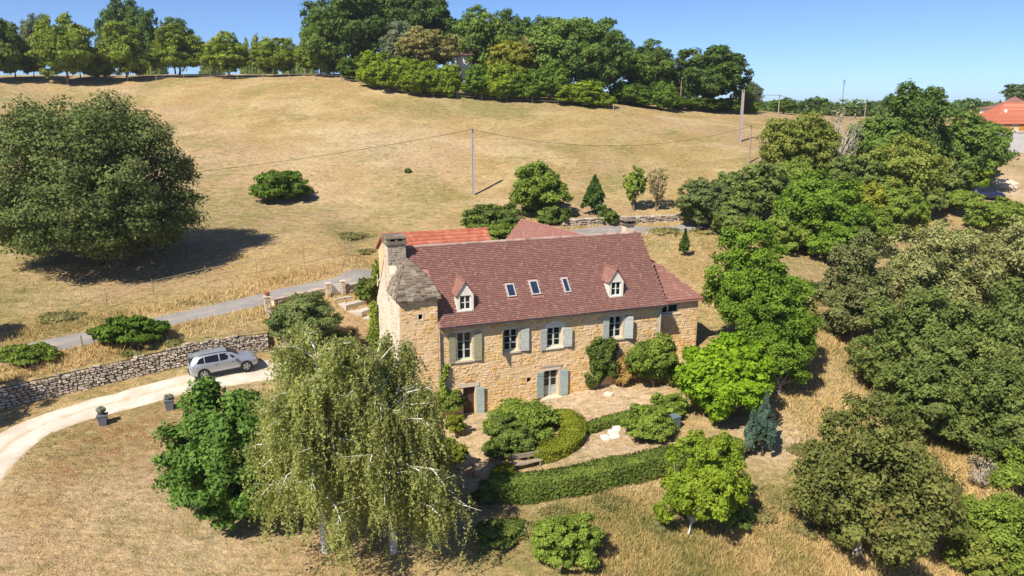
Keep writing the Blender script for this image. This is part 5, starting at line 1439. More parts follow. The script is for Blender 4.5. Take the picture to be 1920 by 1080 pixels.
# --- hedges
def hedge(name, label, pts, w, h, sp, n, rnd=0.35, group=None, dens=1.0):
    SEED[0] += 1; g = np.random.default_rng(SEED[0])
    P = spline([hit(*p)[:2] for p in pts], 12)
    s_ = np.r_[0, np.cumsum(np.linalg.norm(np.diff(P, axis=0), axis=1))]
    c0 = P[len(P) // 2]; org = np.array([c0[0], c0[1], gz(*c0)])
    root = tag(empty(name, org), label, 'hedge', group)
    T = np.gradient(P, axis=0); T /= np.linalg.norm(T, axis=1)[:, None]; N = np.stack([-T[:, 1], T[:, 0]], -1)
    u = g.uniform(0, s_[-1], n)
    px_ = np.interp(u, s_, P[:, 0]); py_ = np.interp(u, s_, P[:, 1]); nx_ = np.interp(u, s_, N[:, 0]); ny_ = np.interp(u, s_, N[:, 1])
    endt = np.minimum(u, s_[-1] - u); es = np.sqrt(np.clip(endt / (w * 0.5), 0.02, 1))
    per = g.uniform(0, 2 * h + w, n)                      # walk over the profile: front side, top, back side
    a = np.where(per < h, -w / 2, np.where(per < h + w, per - h - w / 2, w / 2))
    z = np.where(per < h, per, np.where(per < h + w, h, 2 * h + w - per))
    # round the shoulders, make it bulge
    z = z - rnd * h * (np.abs(a) / (w / 2)) ** 3 * (per >= h) * (per < h + w) * 0.6
    bul = 1 + 0.20 * (fbm(u * 0.8, z * 1.1 + 7, SEED[0]) - 0.5) * 2
    shr = g.uniform(0.80, 1.04, n)
    a2 = a * bul * es * shr; z2 = z * (0.93 + 0.22 * (fbm(u * 0.6, a + 3, SEED[0] + 9) - 0.5)) * (0.75 + 0.25 * es) * np.where(g.random(n) < 0.2, g.uniform(0.8, 1.05, n), 1)
    X = px_ + nx_ * a2; Yv = py_ + ny_ * a2; Z = ground(px_, py_) + z2
    on = np.stack([nx_ * a / (w / 2), ny_ * a / (w / 2), (z2 / h) * 0.9], -1)
    Nn = on + g.normal(size=(n, 3)) * 0.55
    PP = np.stack([X, Yv, Z], -1) + g.normal(size=(n, 3)) * 0.035
    lf = leaf_size(sp, org)
    var = np.clip(0.5 * fbm(u * 1.5, z * 1.5, 77) + 0.6 * g.random(n) - 0.05, 0, 1)
    link('foliage', leaf_mesh(name, leaf_tris(g, PP - org, Nn, np.full(n, lf), SP[sp]['aspect']), SP[sp]['mat'], var), root)
    # woody inside
    V = []; F = []; k = 0; m_ = len(P)
    for i in range(m_):
        e = 0.36 * w * math.sqrt(min(1, max(0.04, min(s_[i], s_[-1] - s_[i]) / (w * 0.5))))
        z0 = gz(P[i][0], P[i][1]) - org[2]
        for sg, zz in ((-1, -0.2), (-1, h * 0.72), (1, h * 0.72), (1, -0.2)):
            V.append((P[i][0] + N[i][0] * sg * e - org[0], P[i][1] + N[i][1] * sg * e - org[1], z0 + zz))
    F = [(i * 4 + j, i * 4 + j + 1, i * 4 + 5 + j, i * 4 + 4 + j) for i in range(m_ - 1) for j in range(3)]
    link('twigs', mesh('twigs', V, F, M['barkdark']), root)
hedge('clipped_hedge', 'long clipped dark green hedge below the garden', [(915, 930), (960, 934), (1040, 925), (1130, 908), (1220, 888), (1310, 872), (1392, 858)], 1.25, 1.35, 'hedge', 52000)
hedge('clipped_hedge', 'low curved yellow-green hedge round the mounded shrub', [(990, 862), (1030, 855), (1064, 838), (1076, 815), (1066, 796), (1036, 786)], 1.45, 0.8, 'box', 34000)
hedge('clipped_hedge', 'low hedge along the terrace edge behind the white blocks', [(1102, 812), (1135, 800), (1175, 790), (1215, 782)], 0.6, 0.65, 'hedge', 9000)
hedge('clipped_hedge', 'short yellow-green hedge end left of the wooden bench', [(922, 898), (945, 892), (962, 886)], 0.9, 0.6, 'box', 5000)

# ------------------------------------------------------------------ climbing plants on the house
def climber(label, pts, sp, n, loc_off=None, name='climbing_ivy'):
    """pts: (s, o, z, radius) in the house frame; leaves gathered close to the wall"""
    SEED[0] += 1; g = np.random.default_rng(SEED[0])
    root = tag(empty(name, (HA[0], HA[1], 0), HROT), label, 'climber')
    Q = np.array(pts); k = g.integers(len(Q), size=n)
    P = Q[k, :3] + g.normal(size=(n, 3)) * (Q[k, 3:4] * np.array([[0.45, 0.45, 0.5]]))
    link('foliage', leaf_mesh('climber', leaf_tris(g, P, g.normal(size=(n, 3)) * 0.6 + np.array([-0.4, -0.7, 0.3]), np.full(n, 0.13), 0.8), SP[sp]['mat'], g.random(n)), root)
    MB().tube([(Q[0, 0], Q[0, 1], Q[0, 2] - 0.6), tuple(Q[len(Q) // 2, :3]), tuple(Q[-1, :3])], [0.03, 0.02, 0.01], 5).build('stem', M['bark'], root)
climber('pale green climber spreading up the foot of the tower side wall', [(-2.75, 1.0 + 0.6 * k, 0.9 + 0.5 * (k % 3), 0.45) for k in range(9)] + [(-2.7, 1.4 + .5 * k, 2.2 + 0.25 * (k % 2), 0.35) for k in range(6)], 'ivy', 5200)
climber('thin vine climbing beside the left downpipe', [(0.3 + 0.12 * math.sin(k), 0.02, 0.8 + 0.3 * k, 0.22) for k in range(9)], 'ivy', 1500, name='vine')
climber('ivy climbing the rear corner of the tower gable', [(-2.85, 7.6, 2.6 + 0.4 * k, 0.45 - 0.03 * k) for k in range(9)], 'ivy', 3200)

# ------------------------------------------------------------------ low stone walls, gate, path
def low_wall(name, label, pts, h, w, mat_stone, mat_core, nparts=0, seed=1, hs=(0.10, 0.2), ws=(0.16, 0.36), depth=0.05):
    r = random.Random(seed)
    P = [hit(*p)[:2] for p in pts]; L = np.r_[0, np.cumsum([np.linalg.norm(P[i + 1] - P[i]) for i in range(len(P) - 1)])]
    n = max(6, int(L[-1] / 0.35)); u = np.linspace(0, L[-1], n)
    Q = np.stack([np.interp(u, L, [p[k] for p in P]) for k in (0, 1)], -1)
    T = np.gradient(Q, axis=0); T /= np.linalg.norm(T, axis=1)[:, None]; N = np.stack([T[:, 1], -T[:, 0]], -1)
    org = np.array([Q[n // 2][0], Q[n // 2][1], 0]); root = tag(empty(name, org), label, 'wall')
    lo = np.minimum(ground(Q[:, 0] + N[:, 0] * 0.3, Q[:, 1] + N[:, 1] * 0.3), ground(Q[:, 0], Q[:, 1])); hi = ground(Q[:, 0], Q[:, 1]) + h
    V = []; F = []
    for i in range(n):
        for sg, zz in ((1, lo[i] - 0.4), (1, hi[i] - 0.03), (-1, hi[i] - 0.03), (-1, lo[i] - 0.4)): V.append((Q[i][0] + N[i][0] * sg * w / 2 - org[0], Q[i][1] + N[i][1] * sg * w / 2 - org[1], zz))
    F = [(i * 4 + j, i * 4 + 4 + j, i * 4 + 5 + j, i * 4 + 1 + j) for i in range(n - 1) for j in range(3)] + [(0, 1, 2, 3), (4 * n - 1, 4 * n - 2, 4 * n - 3, 4 * n - 4)]
    link('wall_core', mesh('wall_core', V, F, mat_core), root)
    def fr(uu, v):
        p = np.array([np.interp(uu, u, Q[:, 0]), np.interp(uu, u, Q[:, 1])]); nn = np.array([np.interp(uu, u, N[:, 0]), np.interp(uu, u, N[:, 1])]); nn /= np.linalg.norm(nn)
        q = p + nn * (w / 2 - 0.01)
        return np.array([q[0] - org[0], q[1] - org[1], np.interp(uu, u, lo) + v]), np.array([-nn[1], nn[0], 0]), np.array([nn[0], nn[1], 0])
    lst = courses(r, 0.02, L[-1] - 0.02, -0.1, 3.0, [], hs, ws, lambda a, v: v < np.interp(a, u, hi) - np.interp(a, u, lo) - 0.03)
    lay_stones(r, lst, fr, root, mat_stone, nparts, depth)
    # cap stones
    a = 0.0; q = MB()
    while a < L[-1] - 0.05:
        b = min(a + r.uniform(0.22, 0.45), L[-1]); pc = [np.array([np.interp(t, u, Q[:, 0]), np.interp(t, u, Q[:, 1]), np.interp(t, u, hi)]) - org for t in (a + 0.01, b - 0.01)]
        nn = np.array([np.interp(a, u, N[:, 0]), np.interp(a, u, N[:, 1]), 0]); e = w / 2 + r.uniform(0, 0.05); tz = r.uniform(0.05, 0.11)
        Vb = [pc[0] + nn * e, pc[1] + nn * e, pc[1] - nn * e, pc[0] - nn * e]; up = np.array([0, 0, tz])
        MB().add([v_ - [0, 0, 0.04] for v_ in Vb] + [v_ * 1.0 + up for v_ in Vb], [(3, 2, 1, 0), (4, 5, 6, 7), (0, 1, 5, 4), (1, 2, 6, 5), (2, 3, 7, 6), (3, 0, 4, 7)], r.random()).build('cap_stone', mat_stone, root)
        a = b
    return root
low_wall('garden_wall', 'low stone garden wall along the lane left of the gate', [(512, 574), (560, 561), (612, 551)], 0.45, 0.35, M['drystone'], M['mortar'], seed=21)
low_wall('garden_wall', 'low stone garden wall along the lane right of the gate', [(648, 549), (680, 543), (712, 537)], 0.55, 0.35, M['drystone'], M['mortar'], seed=22)
low_wall('garden_wall', 'sloping stone wall holding the garden above the parked car', [(508, 592), (522, 622), (545, 650), (572, 676)], 0.35, 0.4, M['drystone'], M['mortar'], seed=23)
low_wall('bank_wall', 'rough dry-stone wall under the bank behind the ridge', [(1052, 424), (1110, 421), (1170, 418), (1230, 415), (1275, 412)], 0.65, 0.5, M['drystone'], M['earth'], seed=24, hs=(0.16, 0.32), ws=(0.25, 0.6), depth=0.12)

def pillar(label, px, py, h, w, pot=False):
    p = hit(px, py); r = random.Random(int(px))
    root = tag(empty('gate_pillar', p, HROT), label, 'pillar')
    MB().box(-w / 2, w / 2, -w / 2, w / 2, -0.3, h).build('shaft', M['mortar'], root)
    for sd in range(2):
        fr = (lambda u, v: (np.array([u, -w / 2 + 0.005, v]), np.array([1.0, 0, 0]), np.array([0, -1.0, 0]))) if sd == 0 else (lambda u, v: (np.array([-w / 2 + 0.005, u, v]), np.array([0, 1.0, 0]), np.array([-1.0, 0, 0])))
        lay_stones(r, courses(r, -w / 2, w / 2, 0, h, [], (0.13, 0.2), (0.15, 0.3)), fr, root, M['drystone'], 0, 0.03)
    MB().box(-w / 2 - 0.05, w / 2 + 0.05, -w / 2 - 0.05, w / 2 + 0.05, h, h + 0.09).build('cap_stone', M['ashlar'], root)
    return p
pillar('stone pillar left of the white picket gate', 616, 556, 1.05, 0.36)
pillar('stone pillar right of the white picket gate', 644, 551, 1.05, 0.36)
pc = pillar('stone pillar carrying a terracotta pot at the garden corner', 503, 586, 1.2, 0.42)
pot = tag(empty('terracotta_pot', (pc[0], pc[1], pc[2] + 1.29)), 'square terracotta pot on the garden corner pillar', 'pot')
MB().lathe([(0.15, 0), (0.21, 0.26), (0.24, 0.27), (0.24, 0.33), (0.19, 0.33), (0.18, 0.28)], 14).build('pot_body', M['terracotta'], pot)
MB().lathe([(0.17, 0.27), (0.02, 0.29)], 10).build('soil', M['earth'], pot)
g0 = hit(623, 554); g1 = hit(638, 551.5)
gate = tag(empty('picket_gate', g0, math.atan2(g1[1] - g0[1], g1[0] - g0[0])), 'pale wooden picket gate between the two stone pillars', 'gate')
GW = float(np.linalg.norm(g1[:2] - g0[:2]))
for k in range(7):
    x = GW * (k + 0.5) / 7; h = 0.95 + 0.03 * math.sin(k * 2.1)
    MB().prism([(x - 0.045, 0.08), (x + 0.045, 0.08), (x + 0.045, h - 0.06), (x, h), (x - 0.045, h - 0.06)], 1, -0.012, 0.012).build('picket', M['white'], gate)
for z in (0.25, 0.72): MB().box(0, GW, 0.014, 0.05, z, z + 0.08).build('rail', M['white'], gate)
steps = tag(empty('slab_path', hit(655, 575)), 'stepped path of pale concrete slabs down from the gate', 'path')
so = np.array(steps.location)
for cs in ([(624, 558), (651, 554), (661, 559), (629, 565)], [(629, 566), (661, 560), (687, 570), (649, 582)], [(649, 583.5), (688, 571), (706, 580), (679, 594.5)], [(680, 597), (707, 583), (716, 592), (704, 606)]):
    Hs = [hit(*c) for c in cs]; z = max(h[2] for h in Hs) * 0.35 + np.mean([h[2] for h in Hs]) * 0.65 + 0.04
    top = [np.array([h[0], h[1], z]) - so for h in Hs]
    MB().add([v_ - [0, 0, 0.35] for v_ in top[::-1]] + [v_ for v_ in top[::-1]], [(0, 1, 2, 3), (7, 6, 5, 4), (0, 4, 5, 1), (1, 5, 6, 2), (2, 6, 7, 3), (3, 7, 4, 0)]).build('slab', M['slab'], steps)

# ------------------------------------------------------------------ poles, cables, fences
def on_plane_y(px, py, Y): return at_y(px, py, Y)
def pole(label, px, ybase, ytop, kind='concrete', Y=None, r=0.13):
    P = place(px, ybase, Y); top = at_y(px, ytop, P[1]); h = top[2] - P[2]
    root = tag(empty('utility_pole', P), label, 'pole')
    if kind == 'concrete':
        w = r * 1.0
        for sg in (-1, 1):
            MB().box(sg * w - 0.045, sg * w + 0.045, -0.10, 0.10, -0.4, h, top=(0.01, 0.02)).build('flange', M['concrete'], root)
        MB().box(-w + 0.046, w - 0.046, -0.02, 0.03, -0.4, h - 0.02).build('web', M['concrete'], root)
        for k in range(3): MB().box(-w + 0.045, w - 0.045, -0.07, 0.07, h * (0.2 + 0.28 * k), h * (0.2 + 0.28 * k) + 0.12).build('web_bar', M['concrete'], root)
    elif kind == 'mast':
        MB().tube([(0, 0, -0.3), (0, 0, h)], [0.07, 0.05], 6).build('mast', M['zinc'], root)
        for k in range(3): MB().tube([(-0.35, 0, h - 0.2 - 0.35 * k), (0.35, 0, h - 0.2 - 0.35 * k)], 0.03, 5).build('antenna', M['zinc'], root)
    else:
        MB().tube([(0, 0, -0.4), (0, 0, h)], [r, r * 0.75], 9).build('shaft', M['wood'], root)
    MB().box(-0.05, 0.05, -0.16, -0.08, h - 0.35, h - 0.12).build('bracket', M['zinc'], root)
    MB().tube([(-0.09, -0.05, h - 0.14), (-0.09, -0.05, h + 0.10)], 0.04, 6).build('insulator', M['wire'], root)
    return np.array([P[0], P[1] - 0.05, P[2] + h - 0.05])
def cable(label, a, b, sag, r=0.022, n=26):
    root = tag(empty('overhead_cable', a), label, 'cable')
    pts = []
    for k in range(n + 1):
        t = k / n; p = a + (b - a) * t; p = p - np.array([0, 0, sag * 4 * t * (1 - t)]); pts.append(p - a)
    MB().tube(pts, r, 5).build('cable_line', M['wire'], root)
p1 = pole('grooved concrete pole standing in the field behind the house', 888, 366, 242, 'concrete')
p2 = pole('tall concrete pole right of centre against the dry field', 1387, 266, 168, 'concrete', r=0.16)
p3 = pole('short wooden pole beside the thicket', 1404, 306, 236, 'wood', r=0.13)
p4 = pole('distant pole in front of the far trees right of the grove', 1452, 0, 178, 'wood', Y=152)
p5 = pole('thin tall antenna mast rising above the thicket', 1568, 0, 150, 'mast', Y=160)
p6 = pole('distant pole right of the antenna mast', 1612, 0, 186, 'wood', Y=185)
p7 = pole('distant pole beside the tall dark tree', 1650, 0, 184, 'wood', Y=180)
p8 = pole('pale pole before the dark clump right of the grove', 1270, 0, 150, 'wood', Y=146, r=0.1)
cable('sagging cable from the field pole to the thicket pole', p1, p3, 2.3)
cable('cable from the field pole down to the left behind the big oak', p1, at_y(-420, 372, 74), 1.7)
cable('upper distant cable over the far field', p4, p7, 1.9, 0.035)
cable('lower distant cable over the far field', p4 - [0, 0, 0.9], p7 - [0, 0, 0.9], 1.9, 0.03)
cable('distant cable running left to the dark clump', p4, p8, 0.8, 0.03)
cable('distant cable running right to the red roofed house', p7, at_y(1870, 196, 150), 1.2, 0.03)
def fence(label, pts, n, h, r=0.045, wires=2, mat='wood'):
    P = [hit(*p) for p in pts]; L = np.r_[0, np.cumsum([np.linalg.norm(P[i + 1][:2] - P[i][:2]) for i in range(len(P) - 1)])]
    root = tag(empty('fence', P[0]), label, 'fence'); o = P[0]; tops = []
    rr = random.Random(n)
    for k in range(n):
        u = L[-1] * k / (n - 1); x = np.interp(u, L, [p[0] for p in P]); y = np.interp(u, L, [p[1] for p in P]); z = gz(x, y); hh = h * rr.uniform(0.9, 1.08); ln = rr.uniform(-.06, .06)
        MB().tube([(x - o[0], y - o[1], z - o[2] - 0.3), (x - o[0] + ln, y - o[1], z - o[2] + hh)], [r, r * 0.85], 6).build('post', M[mat], root); tops.append((x - o[0], y - o[1], z - o[2], hh))
    for w in range(wires):
        MB().tube([(a, b, c + d * (0.85 - 0.4 * w)) for a, b, c, d in tops], 0.012 + 0.00008 * o[1], 4).build('wire', M['wood'], root)
fence('post and rail fence below the hilltop hedge', [(640, 152), (690, 160), (732, 174), (800, 181), (900, 188), (1000, 193), (1100, 200), (1142, 204)], 13, 1.25, 0.09)
fence('short fence bending downhill at the end of the hilltop hedge', [(1150, 207), (1184, 216)], 3, 1.2, 0.08)
fence('faint post fence between orchard and field', [(240, 153), (330, 150), (440, 151), (560, 149), (640, 152)], 9, 1.2, 0.06)
fence('thin wire fence between the field and the lane', [(120, 612), (240, 560), (352, 538), (452, 518), (540, 500), (625, 486), (700, 470)], 8, 1.35, 0.03)
pr = hit(156, 656); tag(MB().tube([(0, 0, -0.3), (-0.04, 0, 1.0)], 0.045, 6).build('wooden_post', M['wood'], None, pr), 'single leaning wooden post on the bank above the wall', 'post')

# ------------------------------------------------------------------ cars
def m_paint(name, col, metal):
    t = NT(name); b = t.n('ShaderNodeBsdfPrincipled'); b.inputs['Base Color'].default_value = (*col, 1); b.inputs['Metallic'].default_value = metal; b.inputs['Roughness'].default_value = 0.32
    b.inputs['Coat Weight'].default_value = 0.6; b.inputs['Coat Roughness'].default_value = 0.08
    return t.done(b.outputs[0])
M['silver'] = m_paint('silver_car_paint', (0.46, 0.49, 0.53), 0.55)
M['navy'] = m_paint('dark_blue_car_paint', (0.012, 0.018, 0.06), 0.3)
M['tyre'] = m_plain('tyre_rubber', (0.02, 0.02, 0.02), 0.85, 0.2, 0, 0.1)
M['trim'] = m_plain('black_plastic_trim', (0.025, 0.025, 0.027), 0.6, 0.3, 0, 0.1)
M['carglass'] = m_plain('tinted_car_glass', (0.012, 0.014, 0.018), 0.12, 0.18, 0, 0.05)
M['alloy'] = m_plain('alloy_rim', (0.55, 0.54, 0.52), 0.4, 0.5, 0.5, 0.1)
M['tail'] = m_plain('red_lamp', (0.35, 0.012, 0.015), 0.2, 0.5, 0, 0.05)
M['lampglass'] = m_plain('clear_lamp', (0.55, 0.57, 0.6), 0.15, 0.5, 0.2, 0.05)
ST = [(-2.12, .46, .72, .78, .66, .70, .58), (-2.07, .34, .90, 1.00, .78, .80, .66), (-1.97, .28, .98, 1.22, .84, .85, .60), (-1.76, .25, 1.0, 1.45, .87, .88, .575), (-1.2, .22, .99, 1.525, .885, .89, .60), (-.4, .22, .97, 1.545, .89, .90, .62),
      (.2, .22, .96, 1.515, .89, .90, .615), (.55, .22, .96, 1.40, .89, .90, .61), (.95, .22, .97, 1.15, .885, .89, .64), (1.15, .22, .965, 1.03, .88, .88, .70), (1.6, .25, .90, .97, .87, .86, .68), (1.93, .28, .80, .88, .82, .80, .64), (2.07, .33, .68, .76, .72, .70, .57), (2.12, .42, .58, .64, .60, .58, .48)]
def car(name, label, P, rz, paint, tilt=0.0):
    root = tag(empty(name, P, rz), label, 'car'); root.rotation_euler = (0, tilt, rz)
    V = []; F = []; k = 8
    for x, zb, bl, tp, ws, wb_, wt in ST:
        half = [(0, zb), (ws * .93, zb), (ws, zb + .13), (wb_ * 1.0, (zb + bl) / 2 + .04), (wb_, bl), (wt, tp - .045), (wt * .78, tp), (0, tp + .018)]
        V += [(x, y, z) for y, z in half] + [(x, -y, z) for y, z in half[1:-1]]
    m = 14; order = list(range(8)) + [13, 12, 11, 10, 9, 8]
    for i in range(len(ST) - 1):
        for j in range(14):
            a, b = order[j], order[(j + 1) % 14]; F.append((i * m + a, i * m + b, (i + 1) * m + b, (i + 1) * m + a))
    F.append(tuple(order)); F.append(tuple((len(ST) - 1) * m + o for o in order[::-1]))
    link('body', mesh('car_body', V, F, M[paint], smooth=True), root)
    X = [q[0] for q in ST]
    def ysurf(x, z):
        bl, tp, wb_, wt = (np.interp(x, X, [q[i] for q in ST]) for i in (2, 3, 5, 6)); t = np.clip((z - bl) / max(.02, tp - .045 - bl), 0, 1)
        return wb_ + (wt - wb_) * t
    for sg in (-1, 1):
        for out in ([(-1.66, 1.07), (-1.50, 1.32), (-1.20, 1.40), (-1.20, 1.05)], [(-1.14, 1.05), (-1.14, 1.41), (-.32, 1.44), (-.32, 1.03)], [(-.24, 1.03), (-.24, 1.44), (.18, 1.41), (.46, 1.27), (.80, 1.05), (.80, 1.03)]):
            Vv = [(x, sg * (ysurf(x, z) + 0.014), z) for x, z in out]
            MB().add(Vv, [tuple(range(len(Vv)))]).build('side_window', M['carglass'], root)
        MB().tube([(-1.5, sg * .60, 1.53), (-1.2, sg * .60, 1.56), (.0, sg * .62, 1.56), (.3, sg * .615, 1.51)], 0.022, 5).build('roof_rail', M['trim'], root)
        MB().box(.58, .76, min(sg * .90, sg * 1.06), max(sg * .90, sg * 1.06), .98, 1.12, top=(.03, .02)).build('mirror', M[paint], root)
        MB().box(-1.0, 1.0, min(sg * .885, sg * .905), max(sg * .885, sg * .905), .23, .36).build('sill_trim', M['trim'], root)
        MB().box(-.62, -.46, min(sg * .90, sg * .925), max(sg * .90, sg * .925), .86, .895).build('door_handle', M[paint], root)
        MB().box(.40, .56, min(sg * .90, sg * .925), max(sg * .90, sg * .925), .86, .895).build('door_handle', M[paint], root)
        MB().add([(-2.085, sg * .40, .90), (-2.07, sg * .80, .93), (-1.86, sg * .875, .95), (-1.86, sg * .88, .86), (-2.06, sg * .815, .78), (-2.105, sg * .42, .80)], [(0, 1, 4, 5), (1, 2, 3, 4)]).build('tail_light', M['tail'], root)
        MB().add([(2.03, sg * .45, .80), (1.97, sg * .78, .80), (1.72, sg * .86, .84), (1.75, sg * .87, .76), (2.0, sg * .795, .70), (2.06, sg * .47, .72)], [(0, 1, 4, 5), (1, 2, 3, 4)]).build('headlight', M['lampglass'], root)
    def screen(xs, nm):
        V = []
        for x in xs:
            tp = float(np.interp(x, X, [q[3] for q in ST])); wt = float(np.interp(x, X, [q[6] for q in ST])); dx = 0.012 if x > 0 else -0.012
            V += [(x + dx, y * wt, tp + z + 0.012) for y, z in ((-.92, -.032), (-.78, 0.0), (-.4, .009), (0, .018), (.4, .009), (.78, 0.0), (.92, -.032))]
        F = [(i * 7 + j, i * 7 + j + 1, i * 7 + 8 + j, i * 7 + 7 + j) for i in range(len(xs) - 1) for j in range(6)]
        MB().add(V, F).build(nm, M['carglass'], root)
    screen((.93, .75, .55, .40, .27), 'windscreen')
    screen((-2.045, -1.97, -1.86, -1.79), 'rear_window')
    MB().box(-2.00, -1.72, -.54, .54, 1.435, 1.47).build('spoiler', M[paint], root)
    MB().box(-2.145, -2.0, -.62, .62, .36, .50).build('rear_bumper', M['trim'], root)
    MB().box(2.0, 2.145, -.55, .55, .33, .52).build('front_bumper', M['trim'], root)
    for x in (-1.30, 1.32):
        for sg in (-1, 1):
            y = sg * .80
            w = empty('wheel', (x, y, .33), 0, root)
            MB().lathe([(.40, sg * .09), (.40, sg * .096), (.345, sg * .097)], 18, axis='y').build('arch_trim', M['trim'], w)
            MB().lathe([(.22, -.09), (.33, -.10), (.335, 0), (.33, .105 * 1), (.22, .11)] if sg > 0 else [(.22, -.11), (.33, -.105), (.335, 0), (.33, .10), (.22, .09)], 18, axis='y').build('tyre', M['tyre'], w)
            MB().lathe([(.225, sg * .085), (.225, sg * .112), (.17, sg * .105)], 16, axis='y').build('rim', M['alloy'], w)
            for q in range(5):
                a = q * 2 * math.pi / 5; u = np.array([math.cos(a), math.sin(a)]); v_ = np.array([-u[1], u[0]]); pts = [u * .03 + v_ * .03, u * .215 + v_ * .045, u * .215 - v_ * .045, u * .03 - v_ * .03]
                MB().add([(p[0], sg * .118, p[1]) for p in pts] + [(p[0], sg * .10, p[1]) for p in pts], [(0, 1, 2, 3), (7, 6, 5, 4), (0, 4, 5, 1), (1, 5, 6, 2), (2, 6, 7, 3), (3, 7, 4, 0)]).build('spoke', M['alloy'], w)
    return root
ca_, cb_ = hit(387, 713), hit(461, 699)
hd = math.atan2(cb_[1] - ca_[1], cb_[0] - ca_[0])
mid = (ca_ + cb_) / 2; side_n = np.array([-math.sin(hd), math.cos(hd)])
cc = mid[:2] + side_n * 0.86
zf, zr = gz(*(cc + 1.3 * np.array([math.cos(hd), math.sin(hd)]))), gz(*(cc - 1.3 * np.array([math.cos(hd), math.sin(hd)])))
car('parked_car', 'silver five-door crossover car parked on the gravel drive', (cc[0], cc[1], (zf + zr) / 2 + 0.01), hd, 'silver', -math.atan2(zf - zr, 2.6))
c2 = hit(1857, 377)
car('parked_car', 'dark blue car half hidden by bushes at the right edge', (c2[0], c2[1] + 0.9, gz(c2[0], c2[1] + 0.9) + 0.02), math.radians(-14), 'navy')

# ------------------------------------------------------------------ garden things
def planter(name, label, px, py, h, w, mat, sp, ph, square=True, plant=True):
    P = hit(px, py); root = tag(empty(name, P, 0.35), label, 'pot')
    if square:
        m = MB(); m.add([(-w * .36, -w * .36, 0), (w * .36, -w * .36, 0), (w * .36, w * .36, 0), (-w * .36, w * .36, 0), (-w / 2, -w / 2, h), (w / 2, -w / 2, h), (w / 2, w / 2, h), (-w / 2, w / 2, h)], [(3, 2, 1, 0), (4, 5, 6, 7), (0, 1, 5, 4), (1, 2, 6, 5), (2, 3, 7, 6), (3, 0, 4, 7)])
        m.build('pot_body', M[mat], root)
        MB().box(-w / 2 - .02, w / 2 + .02, -w / 2 - .02, w / 2 + .02, h - .05, h + .015).build('rim', M[mat], root)
    else:
        MB().lathe([(w * .33, 0), (w * .48, h * .85), (w * .54, h * .86), (w * .54, h), (w * .44, h)], 16).build('pot_body', M[mat], root)
    if plant:
        SEED[0] += 1; g = np.random.default_rng(SEED[0])
        V, var, C = crown(g, sp, (0, 0, h + ph * 0.45), (w * .55, w * .55, ph * .5), 0.09, 'vase', 700)
        link('plant', leaf_mesh('pot_plant', V, SP[sp]['mat'], var), root)
        mb = MB()
        for k in range(9): mb.tube([(0, 0, h - .05), (g.normal() * w * .3, g.normal() * w * .3, h + ph * g.uniform(.6, 1.0))], [.012, .004], 4)
        mb.build('stem', M['barkpale'], root)
planter('planter', 'slate grey square planter with dry shrub, farther from the car', 194, 796, 0.62, 0.52, 'pot', 'lavender', 0.55)
planter('planter', 'slate grey square planter with dry shrub beside the fig tree', 319, 767, 0.62, 0.52, 'pot', 'lavender', 0.35)
planter('garden_pot', 'dark brown pot on the bare garden ground by the slab path', 662, 629, 0.34, 0.45, 'potdark', 'scrubdark', 0.12, False)
planter('garden_pot', 'terracotta pot at the foot of the larger clipped ball', 884, 893, 0.38, 0.42, 'terracotta', 'scrub', 0.2, False, False)
b0, b1 = hit(962, 888), hit(1018, 874)
bz = min(b0[2], b1[2]); bench = tag(empty('wooden_bench', (b0[0], b0[1], bz), math.atan2(b1[1] - b0[1], b1[0] - b0[0])), 'weathered wooden bench at the curved hedge', 'bench')
BL = float(np.linalg.norm((b1 - b0)[:2]))
for k in range(3): MB().box(0, BL, 0.02 + k * 0.13, 0.13 + k * 0.13, 0.44, 0.475).build('seat_slat', M['wood'], bench)
for k in range(2): MB().box(0, BL, 0.46, 0.49, 0.62 + k * 0.16, 0.75 + k * 0.16).build('back_slat', M['wood'], bench)
for x in (0.1, BL - 0.18):
    MB().box(x, x + 0.08, 0.04, 0.12, -0.15, 0.438).build('leg', M['wood'], bench); MB().box(x, x + 0.08, 0.40, 0.457, -0.15, 0.94).build('leg', M['wood'], bench)
P = hit(1264, 808); bn = tag(empty('compost_bin', (P[0], P[1] + 0.3, gz(P[0], P[1] + 0.3)), 0.5), 'blue-grey slatted compost bin beside the rounded bush', 'bin')
MB().box(-0.30, 0.30, -0.28, 0.28, -0.1, 0.82).build('bin_body', M['bin'], bn)
for k in range(6):
    MB().box(-0.31, 0.31, -0.31, -0.282, 0.05 + k * 0.125, 0.145 + k * 0.125).build('slat', M['bin'], bn)
    MB().box(-0.33, -0.302, -0.28, 0.28, 0.05 + k * 0.125, 0.145 + k * 0.125).build('slat', M['bin'], bn)
MB().box(-0.35, 0.35, -0.34, 0.32, 0.82, 0.88, top=(0.03, 0.03)).build('lid', M['bin'], bn)
for i, (px, py, lab, sx, sy, sz, rz) in enumerate([(1134, 822, 'left white block of the pile by the terrace hedge', .42, .5, .16, .35), (1152, 820, 'right front white block of the pile', .62, .30, .13, .3), (1150, 812, 'middle white block of the pile', .66, .36, .18, .32), (1156, 806, 'rear white block of the pile', .5, .34, .22, .28)]):
    P = hit(px, py); m = MB(); m.box(-sx / 2, sx / 2, -sy / 2, sy / 2, -0.05, sz, top=(.03, .03))
    o = tag(m.build('white_block', M['white'], None, P), lab, 'block', 'pile of white blocks'); o.rotation_euler = (0, 0, rz)
